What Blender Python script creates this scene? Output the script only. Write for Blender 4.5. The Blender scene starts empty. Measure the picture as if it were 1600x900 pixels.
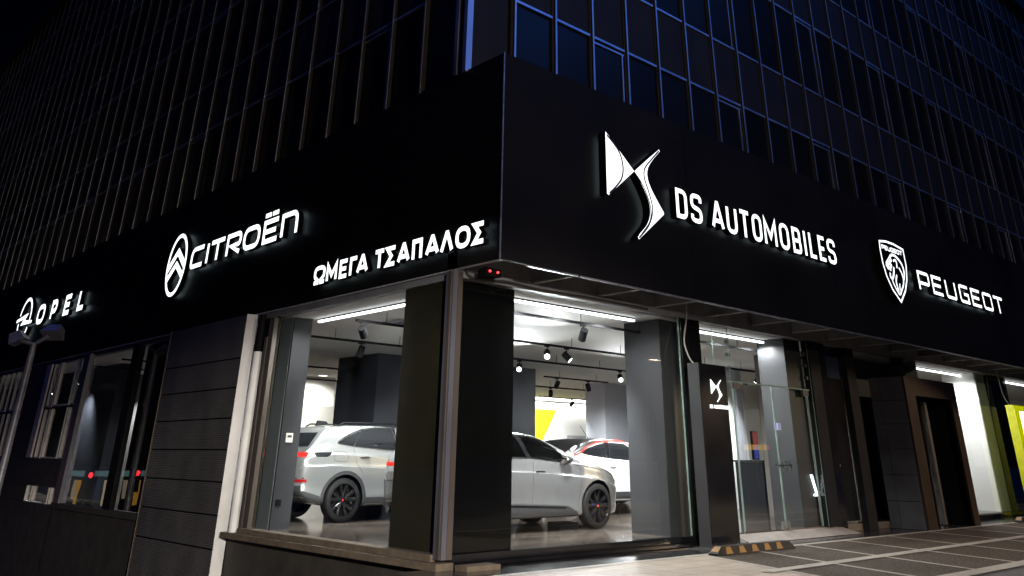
import bpy, bmesh, math, random
from mathutils import Vector, Matrix
from mathutils.bvhtree import BVHTree

R = math.radians
random.seed(4)
scene = bpy.context.scene
COL = scene.collection

# ------------------------------------------------------------------ camera
cam_d = bpy.data.cameras.new('camera')
cam_o = bpy.data.objects.new('camera', cam_d)
COL.objects.link(cam_o)
CAM = Vector((-7.1152, -9.0325, 1.08))
Wm = Matrix(((0.7316343938, -0.2992057073, -0.6125251492),
             (-0.6816095780, -0.3066739697, -0.6643488989),
             (0.0109314632, 0.9035635124, -0.4283146998)))
# columns of Wm are the camera's own axes in the world
cam_o.matrix_world = Matrix.Translation(CAM) @ Wm.to_4x4()
cam_d.sensor_width = 36.0
cam_d.lens = 29.315
cam_d.shift_x = -0.01047
cam_d.shift_y = -0.21965
cam_d.clip_start = 0.05
cam_d.clip_end = 1500
scene.camera = cam_o

# ------------------------------------------------------------------ world, night sky and blue sun lamp
SUN_EL, SUN_AZ = 28.5, 136.0      # direction of the blue sun lamp, set so the fins mirror it
world = bpy.data.worlds.new('World')
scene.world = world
world.use_nodes = True
nt = world.node_tree
nt.nodes.clear()
sky = nt.nodes.new('ShaderNodeTexSky')
sky.sky_type = 'NISHITA'
sky.sun_disc = False
sky.sun_elevation = R(SUN_EL)
sky.sun_rotation = R(SUN_AZ)
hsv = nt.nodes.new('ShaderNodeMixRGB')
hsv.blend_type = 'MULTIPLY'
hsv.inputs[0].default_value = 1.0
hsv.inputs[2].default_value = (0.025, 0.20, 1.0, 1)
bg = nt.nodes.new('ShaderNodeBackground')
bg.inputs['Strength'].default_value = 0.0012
wo = nt.nodes.new('ShaderNodeOutputWorld')
nt.links.new(sky.outputs[0], hsv.inputs[1])
nt.links.new(hsv.outputs[0], bg.inputs['Color'])
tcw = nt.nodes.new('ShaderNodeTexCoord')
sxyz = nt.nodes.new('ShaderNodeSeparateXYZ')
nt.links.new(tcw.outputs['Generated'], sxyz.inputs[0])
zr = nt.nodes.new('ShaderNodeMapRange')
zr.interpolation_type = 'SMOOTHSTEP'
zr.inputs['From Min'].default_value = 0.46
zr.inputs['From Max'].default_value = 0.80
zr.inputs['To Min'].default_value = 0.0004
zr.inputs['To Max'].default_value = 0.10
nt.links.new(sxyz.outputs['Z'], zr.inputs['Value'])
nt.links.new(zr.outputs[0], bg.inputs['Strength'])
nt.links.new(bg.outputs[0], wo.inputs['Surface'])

sun_d = bpy.data.lights.new('blue_fin_light', 'SUN')  # blue sun lamp added to glint off the right-hand fins
sun_d.energy = 0.125
sun_d.color = (0.05, 0.22, 1.0)
sun_d.angle = R(0.5)
sun_o = bpy.data.objects.new('blue_fin_light', sun_d)
COL.objects.link(sun_o)
sd = Vector((math.sin(R(SUN_AZ)) * math.cos(R(SUN_EL)), math.cos(R(SUN_AZ)) * math.cos(R(SUN_EL)), math.sin(R(SUN_EL))))
sun_o.rotation_euler = sd.to_track_quat('Z', 'Y').to_euler()

vs = scene.view_settings
vs.view_transform = 'Standard'
vs.look = 'None'
vs.exposure = 0.0
vs.gamma = 1.0
try:
    vs.use_curve_mapping = False
except Exception:
    pass
cy = scene.cycles
cy.use_denoising = True
cy.max_bounces = 8
cy.diffuse_bounces = 6
cy.glossy_bounces = 4
cy.transmission_bounces = 6
cy.transparent_max_bounces = 16
cy.sample_clamp_indirect = 4.0
cy.caustics_reflective = False
cy.caustics_refractive = False

# ------------------------------------------------------------------ materials
MATS = {}


def mat(name, color, rough=0.5, metal=0.0, var=0.12, scale=6.0, bump=0.0, bscale=None, spec=0.5, coat=0.0, stretch=None, rvar=0.1):
    """Principled surface with procedural noise in colour, roughness and relief."""
    if name in MATS:
        return MATS[name]
    m = bpy.data.materials.new(name)
    m.use_nodes = True
    n = m.node_tree.nodes
    l = m.node_tree.links
    p = n['Principled BSDF']
    p.inputs['Metallic'].default_value = metal
    p.inputs['Specular IOR Level'].default_value = spec
    p.inputs['Coat Weight'].default_value = coat
    p.inputs['Coat Roughness'].default_value = 0.03
    tc = n.new('ShaderNodeTexCoord')
    mp = n.new('ShaderNodeMapping')
    if stretch:
        mp.inputs['Scale'].default_value = stretch
    l.new(tc.outputs['Object'], mp.inputs['Vector'])
    ns = n.new('ShaderNodeTexNoise')
    ns.inputs['Scale'].default_value = scale
    ns.inputs['Detail'].default_value = 6
    l.new(mp.outputs[0], ns.inputs['Vector'])
    cr = n.new('ShaderNodeValToRGB')
    cr.color_ramp.elements[0].position = 0.3
    cr.color_ramp.elements[1].position = 0.7
    cr.color_ramp.elements[0].color = tuple(c * (1 - var) for c in color) + (1,)
    cr.color_ramp.elements[1].color = tuple(min(1, c * (1 + var)) for c in color) + (1,)
    l.new(ns.outputs['Fac'], cr.inputs['Fac'])
    l.new(cr.outputs[0], p.inputs['Base Color'])
    mr = n.new('ShaderNodeMapRange')
    mr.inputs['To Min'].default_value = max(0.0, rough * (1 - rvar))
    mr.inputs['To Max'].default_value = min(1.0, rough * (1 + rvar))
    l.new(ns.outputs['Fac'], mr.inputs['Value'])
    l.new(mr.outputs[0], p.inputs['Roughness'])
    if bump:
        n2 = n.new('ShaderNodeTexNoise')
        n2.inputs['Scale'].default_value = bscale or scale * 4
        n2.inputs['Detail'].default_value = 4
        l.new(mp.outputs[0], n2.inputs['Vector'])
        b = n.new('ShaderNodeBump')
        b.inputs['Strength'].default_value = bump
        b.inputs['Distance'].default_value = 0.02
        l.new(n2.outputs['Fac'], b.inputs['Height'])
        l.new(b.outputs[0], p.inputs['Normal'])
    MATS[name] = m
    return m


def emit(name, color, strength):
    if name in MATS:
        return MATS[name]
    m = bpy.data.materials.new(name)
    m.use_nodes = True
    n = m.node_tree.nodes
    l = m.node_tree.links
    n.clear()
    e = n.new('ShaderNodeEmission')
    e.inputs['Strength'].default_value = strength
    tc = n.new('ShaderNodeTexCoord')
    ns = n.new('ShaderNodeTexNoise')
    ns.inputs['Scale'].default_value = 3.0
    l.new(tc.outputs['Object'], ns.inputs['Vector'])
    cr = n.new('ShaderNodeValToRGB')
    cr.color_ramp.elements[0].color = tuple(c * 0.93 for c in color) + (1,)
    cr.color_ramp.elements[1].color = tuple(color) + (1,)
    l.new(ns.outputs['Fac'], cr.inputs['Fac'])
    l.new(cr.outputs[0], e.inputs['Color'])
    o = n.new('ShaderNodeOutputMaterial')
    l.new(e.outputs[0], o.inputs['Surface'])
    MATS[name] = m
    return m


def glass(name, tint, ior=1.5, wave=0.0, refl=1.0):
    """Single-sheet pane: clear transmission plus mirror reflection by Fresnel."""
    if name in MATS:
        return MATS[name]
    m = bpy.data.materials.new(name)
    m.use_nodes = True
    n = m.node_tree.nodes
    l = m.node_tree.links
    n.clear()
    t = n.new('ShaderNodeBsdfTransparent')
    t.inputs['Color'].default_value = tuple(tint) + (1,)
    g = n.new('ShaderNodeBsdfGlossy')
    g.inputs['Roughness'].default_value = 0.0
    g.inputs['Color'].default_value = (refl, refl, refl, 1)
    f = n.new('ShaderNodeFresnel')
    ge = n.new('ShaderNodeNewGeometry')
    mi = n.new('ShaderNodeMapRange')       # same reflection from either side of the sheet
    mi.inputs['To Min'].default_value = ior
    mi.inputs['To Max'].default_value = 1.0 / ior
    l.new(ge.outputs['Backfacing'], mi.inputs['Value'])
    l.new(mi.outputs[0], f.inputs['IOR'])
    mx = n.new('ShaderNodeMixShader')
    l.new(f.outputs[0], mx.inputs[0])
    l.new(t.outputs[0], mx.inputs[1])
    l.new(g.outputs[0], mx.inputs[2])
    if wave:
        tc = n.new('ShaderNodeTexCoord')
        ns = n.new('ShaderNodeTexNoise')
        ns.inputs['Scale'].default_value = 0.9
        l.new(tc.outputs['Object'], ns.inputs['Vector'])
        b = n.new('ShaderNodeBump')
        b.inputs['Strength'].default_value = wave
        b.inputs['Distance'].default_value = 0.05
        l.new(ns.outputs['Fac'], b.inputs['Height'])
        l.new(b.outputs[0], g.inputs['Normal'])
    o = n.new('ShaderNodeOutputMaterial')
    l.new(mx.outputs[0], o.inputs['Surface'])
    MATS[name] = m
    return m


def tiled(name, c1, c2, mortar, sx, sy, rough, gap=0.012, bump=0.25, rvar=0.2, nscale=7.0, offset=0.0, stain=0.25, wood=False):
    """Slab floor drawn by a brick texture, each slab a little different, with stains."""
    m = bpy.data.materials.new(name)
    m.use_nodes = True
    n = m.node_tree.nodes
    l = m.node_tree.links
    p = n['Principled BSDF']
    tc = n.new('ShaderNodeTexCoord')
    br = n.new('ShaderNodeTexBrick')
    br.offset = offset
    br.inputs['Color1'].default_value = tuple(c1) + (1,)
    br.inputs['Color2'].default_value = tuple(c2) + (1,)
    br.inputs['Mortar'].default_value = tuple(mortar) + (1,)
    br.inputs['Scale'].default_value = 1.0
    br.inputs['Mortar Size'].default_value = gap
    br.inputs['Brick Width'].default_value = sx
    br.inputs['Row Height'].default_value = sy
    l.new(tc.outputs['Object'], br.inputs['Vector'])
    mp = n.new('ShaderNodeMapping')
    if wood:
        mp.inputs['Scale'].default_value = (0.25, 2.2, 1)
    l.new(tc.outputs['Object'], mp.inputs['Vector'])
    ns = n.new('ShaderNodeTexNoise')
    ns.inputs['Scale'].default_value = nscale
    ns.inputs['Detail'].default_value = 8
    l.new(mp.outputs[0], ns.inputs['Vector'])
    mx = n.new('ShaderNodeMixRGB')
    mx.blend_type = 'MULTIPLY'
    mx.inputs[0].default_value = 1.0
    cr = n.new('ShaderNodeValToRGB')
    cr.color_ramp.elements[0].position = 0.25
    cr.color_ramp.elements[1].position = 0.75
    cr.color_ramp.elements[0].color = (1 - stain, 1 - stain, 1 - stain, 1)
    cr.color_ramp.elements[1].color = (1, 1, 1, 1)
    l.new(ns.outputs['Fac'], cr.inputs['Fac'])
    l.new(br.outputs['Color'], mx.inputs[1])
    l.new(cr.outputs[0], mx.inputs[2])
    l.new(mx.outputs[0], p.inputs['Base Color'])
    mr = n.new('ShaderNodeMapRange')
    mr.inputs['To Min'].default_value = rough * (1 - rvar)
    mr.inputs['To Max'].default_value = rough * (1 + rvar)
    l.new(ns.outputs['Fac'], mr.inputs['Value'])
    l.new(mr.outputs[0], p.inputs['Roughness'])
    b = n.new('ShaderNodeBump')
    b.inputs['Strength'].default_value = bump
    b.inputs['Distance'].default_value = 0.004
    b.invert = True
    l.new(br.outputs['Fac'], b.inputs['Height'])
    l.new(b.outputs[0], p.inputs['Normal'])
    MATS[name] = m
    return m


M_fascia = mat('black_composite', (0.010, 0.0095, 0.009), 0.50, var=0.25, scale=0.7, bump=0.02, bscale=1.2, rvar=0.25, spec=0.07)
M_trim = mat('worn_aluminium_trim', (0.33, 0.33, 0.34), 0.42, 0.7, var=0.35, scale=9)
M_soffit = mat('dark_soffit', (0.20, 0.20, 0.21), 0.6, var=0.2, scale=3)
M_rib = mat('grey_soffit_rib', (0.55, 0.55, 0.56), 0.5, 0.3, var=0.25, scale=8)
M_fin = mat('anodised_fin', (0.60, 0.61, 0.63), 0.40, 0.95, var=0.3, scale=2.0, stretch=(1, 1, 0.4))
M_finside = mat('shaded_fin_side', (0.030, 0.027, 0.026), 0.6, var=0.2, scale=2, spec=0.1)  # sides painted dark, since only the front edges catch the light
M_finsidel = mat('shaded_fin_side_left', (0.023, 0.020, 0.019), 0.6, var=0.35, scale=2, spec=0.15)  # shaded copy for the left front, darkened in colour too
M_spandrel = mat('spandrel_panel', (0.017, 0.0165, 0.017), 0.5, var=0.3, scale=1.3, spec=0.16)
M_vision = mat('dark_window_glass', (0.006, 0.007, 0.009), 0.32, var=0.4, scale=0.4, bump=0.015, bscale=0.6, spec=0.10)
M_backing = mat('facade_backing', (0.02, 0.02, 0.022), 0.8)
M_black = mat('black_matt', (0.007, 0.007, 0.008), 0.6, var=0.3, scale=4, spec=0.05)
M_blackgloss = mat('black_gloss_panel', (0.006, 0.006, 0.007), 0.12, var=0.3, scale=2)
M_glass = glass('shop_glass', (0.94, 0.97, 0.955), 1.45, 0.02)
M_glassedge = mat('glass_edge', (0.16, 0.23, 0.21), 0.10, var=0.2, scale=4)
M_postbrown = mat('bronze_post', (0.075, 0.062, 0.053), 0.45, 0.3, var=0.2, scale=5, stretch=(1, 1, 0.2))
M_postalu = mat('alu_post', (0.13, 0.13, 0.155), 0.4, 0.5, var=0.15, scale=5, stretch=(1, 1, 0.2))
M_white = mat('white_paint_metal', (0.68, 0.68, 0.67), 0.45, var=0.10, scale=2.5, bump=0.02)
M_sill = mat('stone_sill', (0.11, 0.085, 0.058), 0.7, var=0.25, scale=8, bump=0.25, bscale=60)
M_base = mat('stone_base', (0.032, 0.027, 0.023), 0.75, var=0.3, scale=3, bump=0.3, bscale=40)
M_clad = mat('corrugated_panel', (0.10, 0.092, 0.088), 0.5, 0.2, var=0.22, scale=2.2, stretch=(1, 1, 0.6))
M_inwall = mat('interior_white_wall', (0.80, 0.80, 0.79), 0.7, var=0.03, scale=1.5, bump=0.02)
M_ceil = mat('ceiling_white', (0.86, 0.86, 0.84), 0.8, var=0.03, scale=1.0, bump=0.02)
M_coldark = mat('dark_grey_column', (0.032, 0.033, 0.036), 0.45, var=0.12, scale=1.5, bump=0.03, spec=0.15)
M_colblack = mat('anthracite_column', (0.022, 0.024, 0.031), 0.35, var=0.2, scale=1.5, bump=0.03, spec=0.2)
M_collight = mat('pale_grey_column', (0.36, 0.37, 0.41), 0.55, var=0.05, scale=1.5)
M_colgreen = mat('glass_green_side', (0.36, 0.42, 0.36), 0.5, var=0.05, scale=1.5)  # white column's street side, its green shade behind glass put into the colour
M_yellow = mat('lime_yellow_paint', (0.62, 0.60, 0.015), 0.5, var=0.05, scale=2)
M_portal = mat('lamplit_portal', (0.016, 0.0105, 0.007), 0.45, 0.0, var=0.25, scale=2.2, bump=0.05, spec=0.12)  # brown of the warm lamplight put into the front's colour
M_portalside = mat('bluelit_portal_side', (0.038, 0.040, 0.047), 0.5, 0.0, var=0.3, scale=2.0, bump=0.05, spec=0.2)  # blue-grey of the cool light put into the side's colour
M_steel = mat('brushed_steel', (0.55, 0.55, 0.56), 0.25, 0.95, var=0.15, scale=14, stretch=(1, 1, 0.1))
M_rubber = mat('tyre_rubber', (0.008, 0.008, 0.0085), 0.62, var=0.25, scale=18, bump=0.1, spec=0.2)
M_rim = mat('black_alloy', (0.035, 0.035, 0.038), 0.14, 0.8, var=0.2, scale=6)
M_rimcut = mat('grey_alloy_face', (0.055, 0.055, 0.058), 0.16, 0.9, var=0.2, scale=8)
M_plastic = mat('black_plastic', (0.028, 0.028, 0.030), 0.5, var=0.2, scale=30, bump=0.05, bscale=200)
M_tint = mat('privacy_glass', (0.010, 0.011, 0.013), 0.03, var=0.2, scale=2, spec=0.7)
M_chrome = mat('chrome', (0.75, 0.75, 0.76), 0.08, 1.0, var=0.05, scale=4)
M_paint7 = mat('pearl_grey_paint', (0.33, 0.342, 0.342), 0.28, 0.65, var=0.02, scale=2.5, coat=1.0, rvar=0.04)
M_paint4 = mat('silver_paint', (0.45, 0.455, 0.465), 0.27, 0.8, var=0.02, scale=2.5, coat=1.0, rvar=0.04)
M_paintw = mat('white_paint', (0.66, 0.66, 0.67), 0.3, 0.0, var=0.02, scale=2.5, coat=1.0, rvar=0.04)
M_paintk = mat('black_paint', (0.006, 0.006, 0.007), 0.35, 0.0, var=0.1, scale=3, coat=0.15, spec=0.2)
M_red = mat('red_trim', (0.62, 0.02, 0.015), 0.35, var=0.1, scale=5)
M_redlens = mat('dark_red_lens', (0.30, 0.006, 0.008), 0.12, var=0.2, scale=30, coat=0.6)
M_redlamp = emit('lit_tail_lamp', (1.0, 0.035, 0.03), 1.9)
M_letter = emit('sign_face_white', (0.95, 0.98, 1.0), 1.9)
M_letterback = emit('sign_halo_white', (0.72, 0.90, 1.0), 2.0)  # glowing letter backs, added for the soft glow on the band
M_led = emit('led_strip_light', (0.97, 0.98, 1.0), 6.0)
M_up = emit('uplight_strip', (1.0, 0.97, 0.92), 16.0)
M_spot = emit('spot_lens', (1.0, 0.97, 0.9), 14.0)
M_cove = emit('cove_light', (1.0, 0.98, 0.93), 110.0)
M_down = emit('downlight_lens', (1.0, 0.96, 0.86), 6.0)
M_redled = emit('red_led', (1.0, 0.03, 0.04), 7.0)
M_drl = emit('headlamp_blade', (0.85, 0.95, 1.0), 3.0)
M_asphalt = mat('asphalt', (0.05, 0.048, 0.046), 0.85, var=0.3, scale=14, bump=0.5, bscale=160)
M_aggregate = mat('exposed_aggregate', (0.046, 0.034, 0.022), 0.85, var=0.9, scale=22, bump=1.0, bscale=40, spec=0.2)
M_band = mat('pale_stone_band', (0.25, 0.22, 0.175), 0.7, var=0.25, scale=9, bump=0.2, bscale=60)
M_floor = tiled('showroom_planks', (0.095, 0.075, 0.062), (0.19, 0.158, 0.132), (0.24, 0.22, 0.20), 1.4, 0.36, 0.10, 0.006, 0.15, 0.3, 2.4, 0.5, 0.55, True)
M_darktile = tiled('wet_black_tiles', (0.020, 0.021, 0.023), (0.032, 0.033, 0.036), (0.055, 0.055, 0.055), 0.9, 0.45, 0.16, 0.008, 0.3, 0.5, 3.0)
M_beigetile = tiled('beige_paving', (0.26, 0.205, 0.145), (0.34, 0.27, 0.195), (0.10, 0.078, 0.055), 0.42, 0.42, 0.7, 0.008, 0.4, 0.15, 4.0, 0.0, 0.35)
M_ramp = mat('concrete_ramp', (0.22, 0.20, 0.18), 0.7, var=0.2, scale=6, bump=0.2)
M_amber = mat('amber_reflective', (0.17, 0.08, 0.006), 0.6, var=0.25, scale=12)
M_lampgrey = mat('lamp_grey_metal', (0.30, 0.30, 0.33), 0.45, 0.3, var=0.2, scale=7)
M_cable = mat('pale_cable', (0.42, 0.42, 0.42), 0.5)
M_cream = mat('cream_plastic', (0.66, 0.62, 0.52), 0.5, var=0.04)
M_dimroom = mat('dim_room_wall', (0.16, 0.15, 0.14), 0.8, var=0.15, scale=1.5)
M_greenp = emit('green_poster_light', (0.18, 0.55, 0.16), 0.55)
M_bluep = emit('blue_screen', (0.08, 0.14, 0.6), 0.7)
M_pinkp = mat('pink_panel', (0.45, 0.22, 0.22), 0.7)
M_screen = emit('colour_screen', (0.55, 0.14, 0.12), 0.4)
M_screenb = emit('blue_screen_bright', (0.10, 0.14, 0.60), 0.4)
M_totemwhite = emit('totem_white_face', (0.95, 1.0, 0.95), 2.0)
M_totemyellow = emit('totem_yellow_edge', (0.72, 0.74, 0.0), 0.65)
M_dimwin = mat('hazy_window_film', (0.13, 0.135, 0.13), 0.5, var=0.3, scale=2.2)
M_winframe = mat('old_window_frame', (0.50, 0.46, 0.41), 0.5, 0.1, var=0.2, scale=6)


# ------------------------------------------------------------------ mesh helpers
class MB:
    """Collects shapes and links them as ONE mesh object."""

    def __init__(self):
        self.v = []
        self.f = []
        self.m = []

    def face(self, idx, m=0):
        self.f.append(tuple(idx))
        self.m.append(m)

    def box(self, x0, y0, z0, x1, y1, z1, m=0, bev=0.0):
        b = len(self.v)
        self.v += [Vector(p) for p in ((x0, y0, z0), (x1, y0, z0), (x1, y1, z0), (x0, y1, z0), (x0, y0, z1), (x1, y0, z1), (x1, y1, z1), (x0, y1, z1))]
        for q in ((0, 3, 2, 1), (4, 5, 6, 7), (0, 1, 5, 4), (1, 2, 6, 5), (2, 3, 7, 6), (3, 0, 4, 7)):
            self.face([b + i for i in q], m)
        return self

    def quad(self, pts, m=0):
        b = len(self.v)
        self.v += [Vector(p) for p in pts]
        self.face(range(b, b + len(pts)), m)
        return self

    def tube(self, pts, r, n=10, m=0, cap=True):
        pts = [Vector(p) for p in pts]
        b = len(self.v)
        up = Vector((0, 0, 1))
        N = len(pts)
        rs = r if isinstance(r, (list, tuple)) else [r] * N
        prev = None
        for i, p in enumerate(pts):
            d = (pts[min(i + 1, N - 1)] - pts[max(i - 1, 0)]).normalized()
            if prev is None:
                a = d.cross(up if abs(d.z) < 0.9 else Vector((1, 0, 0))).normalized()
            else:
                a = (prev - d * prev.dot(d)).normalized()
            prev = a
            c = d.cross(a)
            for k in range(n):
                t = 2 * math.pi * k / n
                self.v.append(p + (a * math.cos(t) + c * math.sin(t)) * rs[i])
        for i in range(N - 1):
            for k in range(n):
                k2 = (k + 1) % n
                self.face([b + i * n + k, b + i * n + k2, b + (i + 1) * n + k2, b + (i + 1) * n + k], m)
        if cap:
            self.face([b + k for k in range(n)][::-1], m)
            self.face([b + (N - 1) * n + k for k in range(n)], m)
        return self

    def lathe(self, prof, n=32, m=0, axis='y', c=(0, 0, 0)):
        """prof: list of (radius, offset along the axis)."""
        b = len(self.v)
        c = Vector(c)
        for r, h in prof:
            for k in range(n):
                t = 2 * math.pi * k / n
                a, d = r * math.cos(t), r * math.sin(t)
                self.v.append(c + (Vector((a, h, d)) if axis == 'y' else Vector((a, d, h)) if axis == 'z' else Vector((h, a, d))))
        for i in range(len(prof) - 1):
            for k in range(n):
                k2 = (k + 1) % n
                self.face([b + i * n + k, b + i * n + k2, b + (i + 1) * n + k2, b + (i + 1) * n + k], m)
        return self

    def prism(self, poly, f0, f1, m=0, mside=None, back=None):
        """poly in the plane; f0/f1 map a 2D point to the front and the back."""
        b = len(self.v)
        n = len(poly)
        self.v += [Vector(f0(p)) for p in poly] + [Vector(f1(p)) for p in poly]
        self.face(range(b, b + n), m)
        self.face([b + n + i for i in range(n)][::-1], m if back is None else back)
        for i in range(n):
            j = (i + 1) % n
            self.face([b + i, b + j, b + n + j, b + n + i], m if mside is None else mside)
        return self

    def build(self, name, mats, parent=None, base=None, smooth=False, recalc=True):
        me = bpy.data.meshes.new(name)
        org = Vector(base) if base is not None else Vector((0, 0, 0))
        if parent is not None and base is None:
            org = Vector(parent.get('_org', (0, 0, 0)))
        me.from_pydata([tuple(v - org) for v in self.v], [], self.f)
        if not isinstance(mats, (list, tuple)):
            mats = [mats]
        for mm in mats:
            me.materials.append(mm)
        me.polygons.foreach_set('material_index', self.m)
        if recalc:
            bm = bmesh.new()
            bm.from_mesh(me)
            bmesh.ops.recalc_face_normals(bm, faces=bm.faces)
            bm.to_mesh(me)
            bm.free()
        if smooth:
            for p in me.polygons:
                p.use_smooth = True
        me.update()
        o = bpy.data.objects.new(name, me)
        COL.objects.link(o)
        if parent is not None:
            o.parent = parent
            o['_org'] = list(org)
        else:
            o.location = org
            o['_org'] = list(org)
        return o


def tag(o, label, cat, group=None, kind=None):
    o['label'] = label
    o['category'] = cat
    if group:
        o['group'] = group
    if kind:
        o['kind'] = kind
    return o


def thing(name, label, cat, loc, group=None):
    o = bpy.data.objects.new(name, None)
    COL.objects.link(o)
    o.location = loc
    o.empty_display_size = 0.2
    o['_org'] = list(loc)
    return tag(o, label, cat, group)


def copy_tree(o, parent=None):
    c = o.copy()
    COL.objects.link(c)
    if parent is not None:
        c.parent = parent
    for ch in list(o.children):
        copy_tree(ch, c)
    return c


def structure(o):
    o['kind'] = 'structure'
    return o


# ------------------------------------------------------------------ ground
def ground_z(x, y):
    if x >= 0.02:
        return -0.13
    return -0.13 - 0.16 * min(max(y + 0.4, 0), 26)


g = MB()
ys = [-400, -40, -0.4] + [1.6 * i for i in range(0, 17)] + [60, 400]
for xa, xb in ((-400, -60), (-60, 0.015)):
    for ya, yb in zip(ys[:-1], ys[1:]):
        g.quad([(xa, ya, ground_z(-1, ya)), (xb, ya, ground_z(-1, ya)), (xb, yb, ground_z(-1, yb)), (xa, yb, ground_z(-1, yb))])
g.quad([(0.015, -400, -0.13), (400, -400, -0.13), (400, 60, -0.13), (0.015, 60, -0.13)])
g.quad([(0.015, 60, -0.13), (400, 60, -0.13), (400, 400, -0.13), (0.015, 400, -0.13)])
structure(g.build('ground', M_asphalt, base=(0, 0, -0.13)))

EDGE = -0.85
s = MB().quad([(-0.6, EDGE + 0.04, -0.122), (40, EDGE + 0.04, -0.122), (40, 0.1, -0.122), (-0.6, 0.1, -0.122)])
structure(s.build('tiled_pavement', M_darktile, base=(0, 0, -0.122)))
SL = 0.383      # slant of the joint lines
s = MB().quad([(3.95, EDGE - 0.04, -0.122), (40, EDGE - 0.04, -0.122), (40 , -4.1, -0.122), (3.95 - SL * 3.2, -4.1, -0.122)])
structure(s.build('aggregate_pavement', M_aggregate, base=(0, 0, -0.122)))
s = MB().quad([(-1.5, EDGE - 0.04, -0.122), (3.95, EDGE - 0.04, -0.122), (3.95 - SL * 3.2, -4.1, -0.122), (-2.5, -4.1, -0.122)])
structure(s.build('beige_pavement', M_beigetile, base=(0, 0, -0.122)))
s = MB()


def band(x0, y0, x1, y1, w, z=-0.116):
    d = Vector((x1 - x0, y1 - y0, 0)).normalized()
    nn = Vector((-d.y, d.x, 0)) * w / 2
    a, b = Vector((x0, y0, z)), Vector((x1, y1, z))
    s.quad([a - nn, b - nn, b + nn, a + nn])


band(-0.6, EDGE, 40, EDGE, 0.12)
band(2.95, -2.52, 40, -2.30, 0.19, -0.112)
band(-1.5, -4.12, 40, -4.12, 0.24, -0.112)
for i, x in enumerate((3.95, 5.15, 6.56, 7.95, 9.5, 11.2, 12.8, 14.5, 16.2, 17.9, 19.6)):
    band(x, EDGE - 0.05, x - SL * 3.2, -4.05, 0.085)
structure(s.build('paving_bands', M_band, base=(0, 0, -0.116)))

floor = MB().box(0.12, 0.10, -0.12, 34, 20, 0.0)
structure(floor.build('showroom_floor', M_floor, base=(0, 0, 0)))

# ------------------------------------------------------------------ the building
BLD = thing('showroom_building', 'dark corner office block with finned glass front above the black sign band', 'building', (0, 0, 0))
ZB, ZT, FY = 3.40, 6.357, -0.926       # sign band: bottom, top, front plane on the right street
XE, YE = 37.0, 46.0                   # far ends of the two fronts
ZR = 19.55


def part(name, mb, m, parent=None, smooth=False):
    return mb.build(name, m, parent or BLD, smooth=smooth)


# sign band panels (joints every few metres)
xs = [0.0, 4.15, 8.9, 10.15, 14.35, 18.6, 23.0, 27.4, 31.8, XE]
for a, b in zip(xs[:-1], xs[1:]):
    part('fascia_panel', MB().box(a + 0.004, FY, ZB, b - 0.004, FY + 0.05, ZT), M_fascia)
ysl = [FY + 0.055, 4.2, 8.7, 13.4, 18.1, 22.8, 27.5, 32.2, 36.9, 41.6, YE]
for a, b in zip(ysl[:-1], ysl[1:]):
    part('fascia_panel', MB().box(0.0, a + 0.004, ZB, 0.05, b - 0.004, ZT), M_fascia)
part('fascia_corner_trim', MB().box(-0.012, FY - 0.012, ZB, 0.006, FY + 0.006, ZT), M_trim)
part('fascia_lid', MB().box(0.052, FY + 0.052, ZT - 0.05, XE, 0.02, ZT - 0.012), M_fascia)
# lit bottom edges of the band
for a, b in ((0.5, 1.45), (1.5, 2.9), (2.93, 6.0), (6.04, 9.4), (9.44, 13.0), (13.05, 17.4), (17.45, 24), (24.05, XE)):
    part('fascia_edge_trim', MB().box(a, FY - 0.006, ZB - 0.022, b, FY + 0.045, ZB - 0.003), M_trim)
part('fascia_edge_trim', MB().box(-0.004, FY, ZB - 0.02, 0.05, 0.05, ZB - 0.003), M_soffit)
part('fascia_edge_trim', MB().box(-0.004, 0.06, ZB - 0.02, 0.03, YE, ZB - 0.003), M_rib)
# soffit with ribs
part('soffit', MB().box(0.05, FY + 0.06, 3.64, XE, 0.02, 3.68), M_soffit)
for i in range(1, 26):
    x = 1.42 * i
    part('soffit_rib', MB().box(x - 0.012, FY + 0.055, ZB - 0.004, x + 0.012, -0.055, 3.636), M_soffit)
    part('rib_edge', MB().box(x - 0.016, FY + 0.055, ZB - 0.022, x + 0.016, -0.055, ZB - 0.006), M_rib)
part('window_head_beam', MB().box(0.0, -0.05, 3.29, XE, 0.16, 3.632), M_soffit)
part('window_head_beam', MB().box(0.052, 0.165, 3.29, 0.2, YE, 3.632), M_soffit)

# upper storeys: solid core behind the curtain wall
part('facade_core', MB().box(0.10, 0.10, 3.70, XE, YE, ZR - 0.3), M_backing)
par = MB().box(-0.35, -0.35, ZR - 0.25, XE, 0.25, ZR + 0.35).box(-0.35, 0.252, ZR - 0.25, 0.25, YE, ZR + 0.35)
part('parapet', par, M_spandrel)
part('corner_pier', MB().box(0.06, 0.06, ZT, 0.90, 0.099, ZR - 0.26).box(0.06, 0.0992, ZT, 0.099, 1.02, ZR - 0.26), M_spandrel)
ROWS_V = [(6.34, 8.01), (9.35, 11.35), (12.685, 14.685), (16.02, 18.02)]
ROWS_S = [(8.01, 9.35), (11.35, 12.685), (14.685, 16.02), (18.02, ZR - 0.26)]
RX = [1.0 + 0.9525 * i for i in range(38)]
LY = [1.10 + 0.9525 * i for i in range(47)]


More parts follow.
